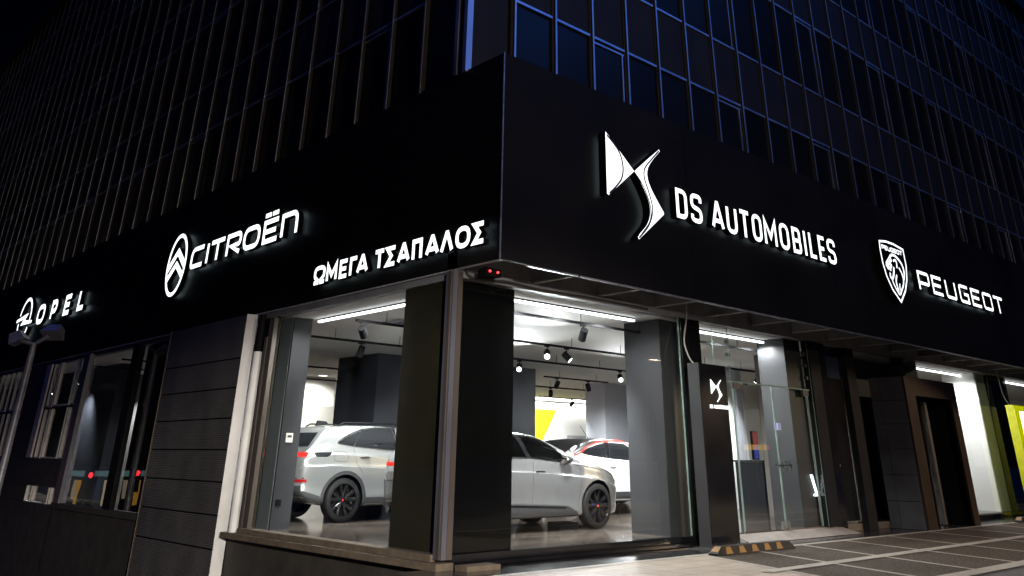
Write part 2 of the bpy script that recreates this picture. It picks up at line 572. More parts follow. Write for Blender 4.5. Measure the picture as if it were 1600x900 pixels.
def fin_r(x):
    mb = MB().box(x, -0.03, ZT - 0.03, x + 0.035, -0.018, ZR - 0.26)
    mb.box(x - 0.002, -0.018, ZT - 0.03, x + 0.037, 0.098, ZR - 0.26, 1)
    mb.box(x - 0.05, 0.01, ZT - 0.03, x - 0.0025, 0.098, ZR - 0.26, 1)
    return part('mullion', mb, [M_fin, M_finside])


def fin_l(y):
    mb = MB().box(-0.03, y - 0.03, ZT - 0.03, -0.018, y, ZR - 0.26)
    mb.box(-0.018, y - 0.037, ZT - 0.03, 0.098, y + 0.002, ZR - 0.26, 1)
    mb.box(0.01, y + 0.0025, ZT - 0.03, 0.098, y + 0.05, ZR - 0.26, 1)
    return part('mullion', mb, [M_fin, M_finsidel])


for x in RX:
    fin_r(x)
for y in LY:
    fin_l(y)
for y in (0.16, -0.06):
    part('corner_mullion', MB().box(-0.06, y - 0.05, ZT - 0.03, 0.055, y + 0.03, ZR - 0.26), M_fin)
part('corner_mullion', MB().box(-0.01, -0.025, ZT - 0.03, 0.05, 0.105, ZR - 0.26), M_finside)

cells = []
for i, x in enumerate(RX[:-1]):
    for r, (a, b) in enumerate(ROWS_V):
        cells.append((math.hypot(x + 7, 9) + 1.6 * r, 'v', 'r', i, x, a, b, r))
    for r, (a, b) in enumerate(ROWS_S):
        cells.append((math.hypot(x + 7, 9) + 1.6 * r, 's', 'r', i, x, a, b, r))
for i, y in enumerate(LY[:-1]):
    for r, (a, b) in enumerate(ROWS_V):
        cells.append((math.hypot(7, y + 9) + 1.6 * r, 'v', 'l', i, y, a, b, r))
    for r, (a, b) in enumerate(ROWS_S):
        cells.append((math.hypot(7, y + 9) + 1.6 * r, 's', 'l', i, y, a, b, r))
cells.sort(key=lambda c: c[0])


def bx(mb, side, u0, u1, d0, d1, z0, z1, m=0):
    if side == 'r':
        mb.box(u0, d0, z0, u1, d1, z1, m)
    else:
        mb.box(d0, u0, z0, d1, u1, z1, m)


nv = ns_ = 0
rest_v, rest_f, rest_s = MB(), MB(), MB()
for _, k, side, i, u, a, b, r in cells:
    u0, u1 = (u + 0.036, u + 0.9525 - 0.052) if side == 'r' else (u + 0.052, u + 0.9525 - 0.036)
    tilt = random.uniform(-0.006, 0.006)
    if k == 'v':
        many = nv >= 100
        mb = rest_v if many else MB()
        q = [(u0, 0.045 + tilt, a), (u1, 0.045 - tilt, a), (u1, 0.045 - tilt, b), (u0, 0.045 + tilt, b)]
        mb.quad([(p[0], p[1], p[2]) if side == 'r' else (p[1], p[0], p[2]) for p in q])
        fr = rest_f if many else MB()
        bx(fr, side, u0, u1, -0.005, 0.06, b - 0.025, b + 0.02)
        sl = fr if many else MB()
        if a > 7:
            bx(sl, side, u0, u1, -0.005, 0.06, a - 0.02, a + 0.02)
        sash = i % 4 == 2 if side == 'r' else i % 4 == 1
        sh = fr if many else MB()
        if sash:
            bx(sh, side, u0, u1, 0.015, 0.04, b - 0.11, b - 0.075)
            if side == 'r':
                bx(sh, side, u1 - 0.065, u1 - 0.035, 0.015, 0.04, a + 0.02, b - 0.108)
            else:
                bx(sh, side, u0 + 0.035, u0 + 0.065, 0.015, 0.04, a + 0.02, b - 0.108)
        if not many:
            w = part('window', mb, M_vision)
            fr.build('window_frame', M_fin, w)
            if a > 7:
                sl.build('window_sill', M_fin, w)
            if sash:
                sh.build('sash_frame', M_fin, w)
        nv += 1
    else:
        many = ns_ >= 100
        mb = rest_s if many else MB()
        q = [(u0, 0.03 + tilt, a + 0.02), (u1, 0.03 - tilt, a + 0.02), (u1, 0.03 - tilt, b - 0.025), (u0, 0.03 + tilt, b - 0.025)]
        mb.quad([(p[0], p[1], p[2]) if side == 'r' else (p[1], p[0], p[2]) for p in q])
        if not many:
            part('spandrel_panel', mb, M_spandrel)
        ns_ += 1
for nm, mb, m in (('far_windows', rest_v, M_vision), ('far_window_frames', rest_f, M_fin), ('far_spandrel_panels', rest_s, M_spandrel)):
    part(nm, mb, m)['kind'] = 'stuff'

# ---------------------------------------------- ground storey, right-hand front
GY = 0.03


def pane_r(x0, x1, z0=0.03, z1=3.285, m=None):
    return part('shop_window', MB().quad([(x0, GY, z0), (x1, GY, z0), (x1, GY, z1), (x0, GY, z1)]), m or M_glass)


def pane_l(y0, y1, z0=0.03, z1=3.285, m=None):
    return part('shop_window', MB().quad([(GY, y0, z0), (GY, y1, z0), (GY, y1, z1), (GY, y0, z1)]), m or M_glass)


part('corner_post', MB().box(-0.055, -0.055, -0.02, 0.02, 0.105, ZB - 0.03), M_postalu)
part('corner_post', MB().box(0.0215, -0.062, -0.02, 0.105, 0.02, ZB - 0.03), M_postbrown)
part('corner_post', MB().box(-0.068, -0.02, -0.02, -0.0565, 0.03, ZB - 0.03), M_postbrown)
part('corner_column', MB().box(0.30, 0.16, 0.0, 1.10, 0.80, 3.285).box(0.085, 0.1205, 0.0, 0.115, 1.23, 3.285), mat('smoked_cladding', (0.022, 0.020, 0.012), 0.6, var=0.2, scale=1.5, spec=0.1))
part('corner_panel', MB().box(0.085, 0.092, 0.0, 1.19, 0.12, 3.285), mat('black_backing', (0.002, 0.002, 0.002), 0.6, spec=0.05))
pane_r(0.11, 4.92)
pane_l(0.11, 4.97)
part('edge_cladding', MB().box(0.085, 4.99, 0.0, 0.115, 5.40, 3.285), MATS['smoked_cladding'])
# stepped base under the right window
part('base_course', MB().box(0.10, -0.05, -0.055, 5.0, 0.10, 0.028), M_blackgloss)
part('base_course', MB().box(0.10, -0.13, -0.10, 5.2, -0.052, -0.058), M_blackgloss)
part('base_course', MB().box(0.10, -0.36, -0.125, 0.62, -0.132, -0.07), M_sill)
part('base_course', MB().box(0.63, -0.22, -0.125, 5.2, -0.132, -0.105), M_blackgloss)
part('wall_pier', MB().box(4.93, -0.03, -0.12, 5.46, 0.022, 3.288), M_blackgloss)
part('glass_fin', MB().box(4.905, 0.0, 0.03, 4.918, 0.028, 3.28), M_glassedge)
# entrance
part('shop_window', MB().quad([(5.47, GY, 0.0), (6.28, GY, 0.0), (6.28, GY, 3.285), (5.47, GY, 3.285)]), M_glass)
part('shop_window', MB().quad([(6.30, GY, 2.37), (9.02, GY, 2.37), (9.02, GY, 3.285), (6.30, GY, 3.285)]), M_glass)
for x in (6.29, 9.037):
    gf = part('glass_fin', MB().quad([(x, -0.02, 0.0), (x, 0.30, 0.0), (x, 0.30, 3.28), (x, -0.02, 3.28)]), M_glass)
    MB().box(x - 0.004, -0.03, 0.0, x + 0.004, -0.021, 3.28).build('front_edge', M_glassedge, gf)
    MB().box(x - 0.004, 0.301, 0.0, x + 0.004, 0.31, 3.28).build('rear_edge', M_glassedge, gf)
part('transom_edge', MB().box(6.30, 0.015, 2.345, 9.02, 0.045, 2.366), M_glassedge)
for z in (2.55, 2.78, 3.0):
    part('glass_clamp', MB().box(6.31, 0.0, z, 6.36, 0.07, z + 0.06), M_coldark)
    part('glass_clamp', MB().box(8.96, 0.0, z, 9.01, 0.07, z + 0.06), M_coldark)
for (a, b, hx) in ((6.40, 7.655, 7.57), (7.675, 8.93, 7.76)):
    d = part('entrance_door', MB().quad([(a, GY, 0.02), (b, GY, 0.02), (b, GY, 2.335), (a, GY, 2.335)]), M_glass)
    inner = b if hx < 7.66 else a
    outer = a if hx < 7.66 else b
    MB().box(inner - 0.006, 0.02, 0.02, inner + 0.006, 0.04, 2.335).build('door_edge', M_glassedge, d)
    MB().box(outer - 0.005, 0.02, 0.02, outer + 0.005, 0.04, 2.335).build('door_edge', M_glassedge, d)
    MB().box(inner - 0.09 if hx < 7.66 else inner + 0.03, 0.0, 0.0, inner - 0.03 if hx < 7.66 else inner + 0.09, 0.06, 0.13).build('floor_hinge', M_steel, d)
    MB().box(outer - 0.01 if hx < 7.66 else outer - 0.19, 0.0, 2.24, outer + 0.19 if hx < 7.66 else outer + 0.01, 0.06, 2.345).build('patch_fitting', M_coldark, d)
# coil-shaped bar handle across the meeting line of the doors
h = MB()
h.tube([(7.38, -0.06, 1.02), (7.95, -0.06, 1.02)], 0.012)
for x in (7.47, 7.60, 7.74, 7.87):
    h.tube([(x + 0.075 * math.sin(t) * 0.5, -0.06, 1.02 + 0.085 * math.cos(t) - 0.01) for t in [2 * math.pi * k / 16 for k in range(17)]], 0.006, 6)
part('door_pull_rings', h, M_chrome)
part('door_lock_box', MB().box(7.66, -0.02, 1.60, 7.78, 0.028, 1.72), mat('blue_grey_box', (0.22, 0.26, 0.50), 0.4))
part('entrance_ramp', MB().quad([(6.1, 0.02, -0.01), (9.5, 0.02, -0.01), (9.7, -0.30, -0.115), (6.0, -0.30, -0.115)]).quad([(6.1, 0.02, -0.01), (6.0, -0.30, -0.115), (6.1, 0.02, -0.12)]).quad([(9.5, 0.02, -0.01), (9.5, 0.02, -0.12), (9.7, -0.30, -0.115)]), M_ramp)
# wall right of the entrance: frame, smoked door, transom windows
part('door_frame', MB().box(9.05, -0.06, 0.0, 9.42, 0.10, 3.285), mat('graphite_frame', (0.012, 0.012, 0.014), 0.3, spec=0.06))
part('wall_pier', MB().box(9.425, -0.02, -0.12, 9.75, 0.2, 3.285), M_blackgloss)
nd = part('side_door', MB().box(9.755, 0.10, 0.03, 10.55, 0.14, 3.28), M_blackgloss)
MB().box(9.76, 0.085, 0.03, 9.78, 0.099, 2.7).box(10.53, 0.085, 0.03, 10.55, 0.099, 2.7).box(9.78, 0.085, 0.03, 10.53, 0.099, 0.05).build('door_frame', M_steel, nd)
MB().box(9.84, 0.04, 1.0, 9.90, 0.098, 1.03).build('door_handle', M_steel, nd)
MB().quad([(9.80, 0.098, 2.65), (10.5, 0.098, 2.65), (10.5, 0.098, 3.25), (9.80, 0.098, 3.25)]).build('transom_pane', mat('blue_dim_glass', (0.02, 0.026, 0.045), 0.1), nd)
part('wall_pier', MB().box(10.56, -0.04, -0.12, 10.93, 0.2, 3.285), M_black)
part('shop_window', MB().quad([(10.94, GY, 2.70), (13.03, GY, 2.70), (13.03, GY, 3.285), (10.94, GY, 3.285)]), M_glass)
part('wall_pier', MB().box(13.04, -0.03, 2.60, 13.36, 0.15, 3.285), M_black)
part('shop_window', MB().quad([(13.37, GY, 0.0), (18.72, GY, 0.0), (18.72, GY, 3.285), (13.37, GY, 3.285)]), M_glass)
part('base_course', MB().box(14.2, -0.05, -0.12, 30, 0.02, -0.002), M_blackgloss)
part('wall_pier', MB().box(18.74, 0.06, -0.0, 19.9, 0.25, 3.285), M_blackgloss)
part('shop_window', MB().quad([(18.73, GY, 0.0), (30.0, GY, 0.0), (30.0, GY, 3.285), (18.73, GY, 3.285)]), M_glass)
part('wall_pier', MB().box(30.01, -0.02, -0.12, XE, 0.2, 3.285), M_black)

# ---------------------------------------------- ground storey, left-hand front
part('window_sill', MB().box(-0.09, 0.105, -0.045, 0.12, 5.16, 0.028), M_sill)
part('window_sill', MB().box(-0.16, -0.10, -0.125, 0.10, 5.60, -0.048), M_sill)
part('base_wall', MB().box(0.02, 0.0, -6.0, 0.12, YE, -0.128), M_base)
part('window_frame', MB().box(-0.02, 4.975, 0.03, 0.06, 5.14, 3.26), M_postbrown)
part('window_frame', MB().box(-0.035, 5.142, -0.04, 0.06, 5.22, 2.95), M_postbrown)
part('downpipe', MB().tube([(-0.03, 5.42, -0.06), (-0.03, 5.42, 2.72)], 0.075, 14), M_white)
part('downpipe_collar', MB().tube([(-0.02, 5.42, 2.73), (-0.02, 5.42, 3.35)], 0.06, 14), M_black)
part('wall_pier', MB().box(0.03, 5.222, -0.12, 0.12, 5.70, 3.285), M_black)
part('cladding_return', MB().box(-0.20, 5.685, -1.3, 0.0, 5.70, 3.375), M_white)
# corrugated cladding, seven stacked panels
zj = [3.37, 2.63, 2.14, 1.65, 1.155, 0.665, 0.175, -0.31, -1.4]
for a, b in zip(zj[1:], zj[:-1]):
    mb = MB()
    n = max(6, int((b - a) / 0.03))
    for k in range(n):
        z0 = a + 0.012 + (b - a - 0.024) * k / n
        z1 = a + 0.012 + (b - a - 0.024) * (k + 1) / n
        zm = (z0 + z1) / 2
        mb.quad([(-0.195, 5.702, z0), (-0.195, 9.06, z0), (-0.205, 9.06, zm), (-0.205, 5.702, zm)])
        mb.quad([(-0.205, 5.702, zm), (-0.205, 9.06, zm), (-0.195, 9.06, z1), (-0.195, 5.702, z1)])
    part('cladding_panel', mb, M_clad)
part('cladding_core', MB().box(-0.185, 5.702, -1.4, 0.01, 9.055, 3.36), M_black)
part('cladding_edge', MB().box(-0.21, 9.062, -1.4, 0.0, 9.09, 3.37), M_sill)
# dark glazed bays beyond the cladding
part('shop_window', MB().quad([(GY, 9.1, 0.02), (GY, 11.15, 0.02), (GY, 11.15, 3.285), (GY, 9.1, 3.285)]), M_glass)
part('window_frame', MB().box(-0.03, 11.16, -0.05, 0.08, 11.60, 3.285), M_black)
part('shop_window', MB().quad([(GY, 11.61, 0.02), (GY, 14.45, 0.02), (GY, 14.45, 3.285), (GY, 11.61, 3.285)]), M_glass)
part('window_frame', MB().box(-0.06, 14.46, -0.10, 0.05, 14.86, 3.34), M_postalu)
part('window_sill', MB().box(-0.08, 9.1, -0.09, 0.06, 14.9, 0.015), M_base)
part('base_wall', MB().box(-0.03, 9.1, -6.0, 0.018, 14.9, -0.095), M_base)
part('dark_sheet', MB().box(0.14, 9.11, 0.02, 0.16, 11.15, 3.28), mat('black_sheet', (0.006, 0.0055, 0.005), 0.7, spec=0.05))  # dark sheet added to keep the room behind this bay dark
# older windows with thick frames
part('base_wall', MB().box(-0.03, 14.87, -6.0, 0.06, YE, -0.05).box(-0.025, 14.87, 0.33, 0.06, YE, 0.95), M_base)
ow = []
for (a, b) in ((14.95, 15.35), (15.55, 16.75), (16.95, 17.35), (20.4, 21.0), (21.6, 22.2), (22.8, 23.6)):
    for (z0, z1) in ((0.98, 2.12), (2.22, 3.27), (-0.03, 0.31)):
        w = part('window', MB().quad([(0.03, a, z0), (0.03, b, z0), (0.03, b, z1), (0.03, a, z1)]), M_glass)
        fr = MB()
        fr.box(-0.02, a - 0.05, z0 - 0.04, 0.05, b + 0.05, z0).box(-0.02, a - 0.05, z0, 0.05, a, z1).box(-0.02, b, z0, 0.05, b + 0.05, z1)
        fr.build('window_frame', M_winframe, w)
part('wall_pier', MB().box(-0.01, 17.42, -0.04, 0.06, 20.3, 3.285), M_base)
part('wall_pier', MB().box(-0.06, 17.55, 0.96, -0.012, 17.95, 3.28), M_winframe)
part('wall_pier', MB().box(-0.01, 23.7, -0.04, 0.06, YE, 3.285), M_black)

# ---------------------------------------------- interior
ZC = 3.29
part('ceiling', MB().box(0.2, 0.165, ZC, XE - 1, 17.0, ZC + 0.05).box(0.2, 17.002, ZC, 2.9, 30, ZC + 0.05), M_ceil)
part('interior_wall', MB().box(2.95, 17.0, 0, 30, 17.15, ZC - 0.002), M_inwall)
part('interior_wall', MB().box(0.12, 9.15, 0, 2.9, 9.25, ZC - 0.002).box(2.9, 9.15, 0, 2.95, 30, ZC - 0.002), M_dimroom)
part('interior_wall', MB().box(30.0, 0.2, 0, 30.1, 17, ZC - 0.002), M_inwall)
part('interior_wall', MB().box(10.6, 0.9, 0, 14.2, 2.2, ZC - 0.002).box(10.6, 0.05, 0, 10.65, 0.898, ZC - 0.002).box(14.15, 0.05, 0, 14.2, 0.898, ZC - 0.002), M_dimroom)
part('interior_wall', MB().box(9.6, 4.5, 0, 13.55, 4.9, ZC - 0.002), M_inwall)
part('interior_wall', MB().box(13.0, 4.35, 0, 13.25, 4.498, ZC - 0.002), M_collight)
# white room at the back left, with a door opening
part('interior_wall', MB().box(6.05, 15.4, 0, 6.15, 16.99, ZC - 0.002).box(6.152, 15.4, 2.45, 7.6, 15.5, ZC - 0.002), M_inwall)
# columns
part('column', MB().box(0.31, 4.86, 0, 0.66, 5.36, ZC - 0.001), M_coldark)
part('column_panel', MB().box(0.296, 4.90, 0, 0.309, 5.30, ZC - 0.001), mat('pale_blue_grey_panel', (0.15, 0.17, 0.18), 0.5, var=0.06))
part('column', MB().box(4.80, 0.34, 0, 5.5, 1.13, ZC - 0.001), M_coldark)
part('column', MB().box(8.42, 0.12, 0, 9.02, 0.72, ZC - 0.001), M_coldark)
part('column', MB().box(4.50, 8.45, 0, 9.62, 10.2, ZC - 0.001), M_colblack)
part('column', MB().box(14.05, 9.92, 0, 15.35, 10.75, ZC - 0.001), M_collight)
part('column', MB().box(18.06, 0.215, 0, 18.70, 1.05, ZC - 0.001), M_inwall)
part('column_panel', MB().box(18.07, 0.19, 0, 18.70, 0.213, ZC - 0.001), M_colgreen)
# lime field painted on the back wall: a real painted board
part('wall_board', MB().prism([(15.6, 0.5), (17.3, 0.5), (18.95, 2.87), (15.6, 2.87)], lambda p: (p[0], 16.95, p[1]), lambda p: (p[0], 16.998, p[1])), M_yellow)
part('wall_cove', MB().box(10, 16.72, 3.12, 30, 16.80, 3.20), M_inwall)
part('cove_lamp', MB().box(10.2, 16.82, 3.16, 29.8, 16.86, 3.19), M_cove)
# dim room behind the left windows
part('column', MB().box(1.2, 15.9, 0, 1.6, 21.5, ZC - 0.001), M_colblack)
part('poster', MB().box(2.86, 19.6, 2.55, 2.893, 20.7, 3.05), M_greenp)
part('poster', MB().box(2.86, 19.75, 1.45, 2.893, 20.25, 2.15), M_bluep)
part('wall_board', MB().box(2.86, 19.3, 0.05, 2.893, 20.2, 1.3), M_pinkp)
part('light_pole', MB().tube([(2.8, 20.45, 0.05), (2.8, 20.6, 2.1)], 0.025, 8), M_collight)
for y in (13.2, 15.6, 19.4):
    part('light_rail', MB().box(0.3, y - 0.02, 3.12, 2.8, y + 0.02, 3.16), M_black)

# ------------------------------------------------------------------ ceiling rails, spots and strips
RAILS = [(0.77, 1.2, 10.4), (3.25, 0.55, 12.7), (5.62, 1.0, 15.5), (8.3, 9.8, 12.4), (10.88, 3.0, 15.8), (14.2, 3.4, 20)]
for k, (y, a, b) in enumerate(RAILS):
    lab = ['black track rail nearest the right shop window', 'black track rail over the silver car, second from the right shop window', 'black track rail over the pearl grey car', 'short black track rail beside the anthracite block', 'black track rail in front of the pale grey column', 'farthest black track rail before the lime wall'][k]
    t = thing('track_rail', lab, 'light track', (a, y, 3.1), 'ceiling track rails')
    MB().box(a, y - 0.02, 3.085, b, y + 0.02, 3.125).build('rail', M_black, t)
    hg = MB()
    x = a + 0.6
    while x < b:
        hg.tube([(x, y, 3.126), (x, y, ZC)], 0.006, 6)
        x += 1.5
    hg.build('hanger', M_black, t)


def spotlight(x, y, aim, label, lit=True, power=120):
    t = thing('spotlight', label, 'spotlight', (x, y, 3.085), 'track spotlights')
    MB().box(-0.06 + x, y - 0.018, 3.06, x + 0.06, y + 0.018, 3.084).tube([(x, y, 3.06), (x, y, 2.96)], 0.012, 8).build('bracket', M_black, t)
    a = Vector(aim).normalized()
    c = Vector((x, y, 2.93))
    MB().tube([c - a * 0.09, c + a * 0.10], 0.065, 18).build('lamp_head', M_black, t, smooth=False)
    MB().tube([c + a * 0.101, c + a * 0.104], 0.052, 18).build('lens', M_spot, t)
    ld = bpy.data.lights.new('spot_beam', 'SPOT')
    ld.energy = power * 8.5
    ld.spot_size = R(110)
    ld.spot_blend = 0.7
    ld.shadow_soft_size = 0.06
    ld.color = (0.98, 0.99, 1.0)
    lo = bpy.data.objects.new('spot_beam', ld)
    COL.objects.link(lo)
    lo.parent = t
    lo.location = (c + a * 0.13) - Vector(t.location)
    lo.rotation_euler = (-a).to_track_quat('Z', 'Y').to_euler()


spotlight(3.35, 0.77, (0.35, 0.75, -0.9), 'black spotlight turned away on the rail nearest the right shop window')
spotlight(4.95, 3.25, (-0.55, -0.6, -0.5), 'lit round spotlight facing the street above the silver car')
spotlight(5.5, 3.25, (0.45, -0.55, -0.75), 'diamond tilted black spotlight beside the lit one above the silver car')
spotlight(6.4, 5.62, (-0.6, -0.6, -0.45), 'lit spotlight on the third rail next to the dark corner pane')
spotlight(9.85, 5.62, (-0.5, -0.6, -0.5), 'lit spotlight on the third rail next to the dark grey column')
spotlight(10.3, 8.3, (0.3, 0.8, -0.8), 'left black spotlight on the short rail before the lime wall')
spotlight(11.55, 8.3, (0.6, 0.2, -0.9), 'diamond tilted spotlight on the short rail near the pale grey column')
spotlight(12.6, 10.88, (0.5, 0.6, -0.8), 'small spotlight below the lime wall rail')
spotlight(0.7, 3.25, (0.6, 0.45, -0.6), 'dark round spotlight behind the corner of the left shop window')
spotlight(12.35, 3.25, (-0.25, 0.6, -0.75), 'lit spotlight seen through the glass entrance doors', power=60)
spotlight(12.65, 5.62, (0.1, -0.7, -0.8), 'black spotlight under the lit one behind the entrance doors')
spotlight(2.2, 5.62, (0.1, 0.6, -0.8), 'black spotlight over the boot of the pearl grey car')
spotlight(8.2, 3.25, (0.0, 0.7, -0.8), 'black spotlight hidden behind the dark grey column')
spotlight(2.5, 19.4, (-0.2, -0.5, -0.8), 'lit spotlight in front of the green poster in the dark left window', power=60)
spotlight(0.75, 17.6, (0.1, 0.2, -0.9), 'added spotlight brightening the room behind the pale framed old windows', power=70)  # lamp added to brighten this side room
spotlight(1.6, 21.4, (0.1, 0.2, -0.9), 'lit spotlight behind the old windows at the far left edge', power=110)
spotlight(1.6, 23.2, (0.1, -0.2, -0.9), 'farthest lit spotlight behind the old windows at the left edge', power=60)
spotlight(2.2, 13.2, (0.3, 0.5, -0.8), 'lit spotlight near the ceiling of the first dark side window', power=45)
spotlight(17.0, 14.2, (0.1, 0.8, -0.7), 'black spotlight aimed at the lime board')


def led(x0, y0, x1, y1, label):
    t = thing('led_strip', label, 'strip light', (x0, y0, 3.26), 'linear strip lights along the shop windows')
    if x0 == x1:
        MB().box(x0 - 0.02, y0, 3.262, x0 + 0.02, y1, 3.288).build('housing', M_coldark, t)
        MB().box(x0 - 0.024, y0 + 0.01, 3.228, x0 + 0.024, y1 - 0.01, 3.261).build('diffuser', M_led, t)
    else:
        MB().box(x0, y0 - 0.02, 3.262, x1, y0 + 0.02, 3.288).build('housing', M_coldark, t)
        MB().box(x0 + 0.01, y0 - 0.024, 3.228, x1 - 0.01, y0 + 0.024, 3.261).build('diffuser', M_led, t)

    for k in (0.2, 0.5, 0.8):
        ld = bpy.data.lights.new('strip_beam', 'SPOT')
        ld.energy = 160
        ld.spot_size = R(172)
        ld.spot_blend = 0.6
        ld.shadow_soft_size = 0.03
        lo = bpy.data.objects.new('strip_beam', ld)
        COL.objects.link(lo)
        lo.parent = t
        lo.location = ((x1 - x0) * k, (y1 - y0) * k, -0.07)


led(0.72, 0.95, 0.72, 4.75, 'bright white strip light inside the left shop window')
led(1.15, 0.57, 4.42, 0.57, 'bright white strip light inside the right shop window')
led(5.55, 0.57, 8.85, 0.57, 'bright white strip light above the glass entrance doors')
led(14.4, 0.57, 18.15, 0.57, 'bright white strip light beside the white column beyond the portal')
led(19.95, 0.42, 24.5, 0.42, 'bright white strip light at the far right end of the showroom')
for (x, y) in ((5.2, 14.9), (5.55, 14.0), (6.9, 15.0), (7.2, 13.4)):
    pass
DL = [(6.75, 14.75, 'round recessed downlight in the ceiling by the white back room'), (5.6, 12.6, 'small recessed downlight beside the left dark column'), (7.3, 15.9, 'round downlight glowing inside the white back room')]
for x, y, lab in DL:
    t = thing('downlight', lab, 'downlight', (x, y, ZC), 'recessed downlights')
    MB().lathe([(0.20, 0.0), (0.20, -0.02), (0.15, -0.02), (0.15, 0.0)], 24, 0, 'z', (x, y, ZC - 0.002)).build('ring', M_white, t)
    MB().lathe([(0.149, -0.012), (0.001, -0.012)], 24, 0, 'z', (x, y, ZC)).build('lens', M_down, t)
    ld = bpy.data.lights.new('downlight_beam', 'SPOT')
    ld.energy = 260
    ld.spot_size = R(165)
    ld.spot_blend = 0.5
    ld.shadow_soft_size = 0.14
    ld.color = (1.0, 0.95, 0.86)
    lo = bpy.data.objects.new('downlight_beam', ld)
    COL.objects.link(lo)
    lo.parent = t
    lo.location = (0, 0, -0.05)
t = thing('ceiling_vent', 'flat grey air vent in the ceiling behind the left strip light', 'vent', (2.1, 3.9, ZC))
MB().box(1.7, 3.7, ZC - 0.02, 2.6, 4.2, ZC - 0.002).build('frame', M_collight, t)
MB().box(1.85, 3.85, ZC - 0.024, 2.45, 4.05, ZC - 0.021).build('grille', M_coldark, t)

# small wall devices
t = thing('wall_thermostat', 'cream wall thermostat on the grey column in the left window', 'thermostat', (0.44, 4.855, 1.33))
MB().box(0.40, 4.835, 1.28, 0.52, 4.858, 1.42).build('case', M_cream, t)
MB().box(0.42, 4.831, 1.35, 0.50, 4.834, 1.39).build('display', M_coldark, t)
t = thing('wall_socket', 'black socket low on the grey column in the left window', 'socket', (0.45, 4.855, 0.38))
MB().box(0.36, 4.84, 0.34, 0.45, 4.858, 0.43).build('plate', M_black, t)
t = thing('reception_desk', 'dark reception desk seen through the entrance doors', 'desk', (12.3, 3.2, 0))
MB().box(12.0, 3.15, 0.0, 12.62, 3.9, 1.06).build('body', M_colblack, t)
MB().box(11.95, 3.1, 1.062, 12.67, 3.95, 1.10).build('top', M_coldark, t)
t = thing('wall_screen', 'red and blue advertising screen above the reception desk', 'screen', (12.4, 3.6, 1.11))
MB().box(12.38, 3.6, 1.11, 12.62, 3.66, 1.75).build('frame', M_black, t)
MB().box(12.40, 3.594, 1.13, 12.60, 3.598, 1.42).build('lower_image', M_screenb, t)
MB().box(12.40, 3.594, 1.422, 12.60, 3.598, 1.73).build('upper_image', M_screen, t)
t = thing('wall_picture', 'framed white notice with blue picture on the back wall', 'picture', (20.3, 16.97, 1.2))
MB().box(19.6, 16.96, 0.7, 21.6, 16.998, 1.95).build('frame', M_collight, t)
MB().box(19.7, 16.955, 0.8, 21.5, 16.959, 1.85).build('sheet', M_inwall, t)
MB().box(19.8, 16.950, 0.9, 21.4, 16.954, 1.45).build('image', mat('blue_print', (0.05, 0.06, 0.30), 0.5), t)
t = thing('light_blade', 'white lit bracket shaped lamp low behind the entrance glass', 'lamp', (8.9, 0.09, 0.0))
MB().prism([(8.80, 0.86), (8.87, 0.86), (8.97, 0.56), (8.97, 0.50), (8.85, 0.50), (8.85, 0.535), (8.925, 0.545)], lambda p: (p[0], 0.085, p[1]), lambda p: (p[0], 0.105, p[1])).build('lamp_blade', M_drl, t)
MB().box(8.93, 0.09, 0.0, 8.95, 0.104, 0.50).build('stand', M_black, t)
t = thing('charger_box', 'low black charger box on the floor behind the front wheel', 'box', (4.55, 2.2, 0))
MB().box(4.12, 2.1, 0.0, 4.55, 2.4, 0.12).build('case', M_black, t)
MB().tube([(4.55, 2.2, 0.08), (4.62, 2.16, 0.13), (4.68, 2.14, 0.02)], 0.01, 6).tube([(4.55, 2.28, 0.08), (4.66, 2.25, 0.1), (4.74, 2.22, 0.02)], 0.01, 6).build('lead', M_black, t)

# ------------------------------------------------------------------ lettering
def fillet(pts, rad, closed, k=7):
    n = len(pts)
    out = []
    for i in range(n):
        p = Vector(pts[i])
        r = rad[i] if rad else 0
        if r <= 0 or (not closed and i in (0, n - 1)):
            out.append(p)
            continue
        a = Vector(pts[i - 1])
        b = Vector(pts[(i + 1) % n])
        la, lb = (a - p).length, (b - p).length
        ra = min(r, la * 0.499)
        rb = min(r, lb * 0.499)
        A = p + (a - p).normalized() * ra
        B = p + (b - p).normalized() * rb
        for t in [j / k for j in range(k + 1)]:
            out.append(A * (1 - t) ** 2 + p * 2 * t * (1 - t) + B * t * t)
    return out


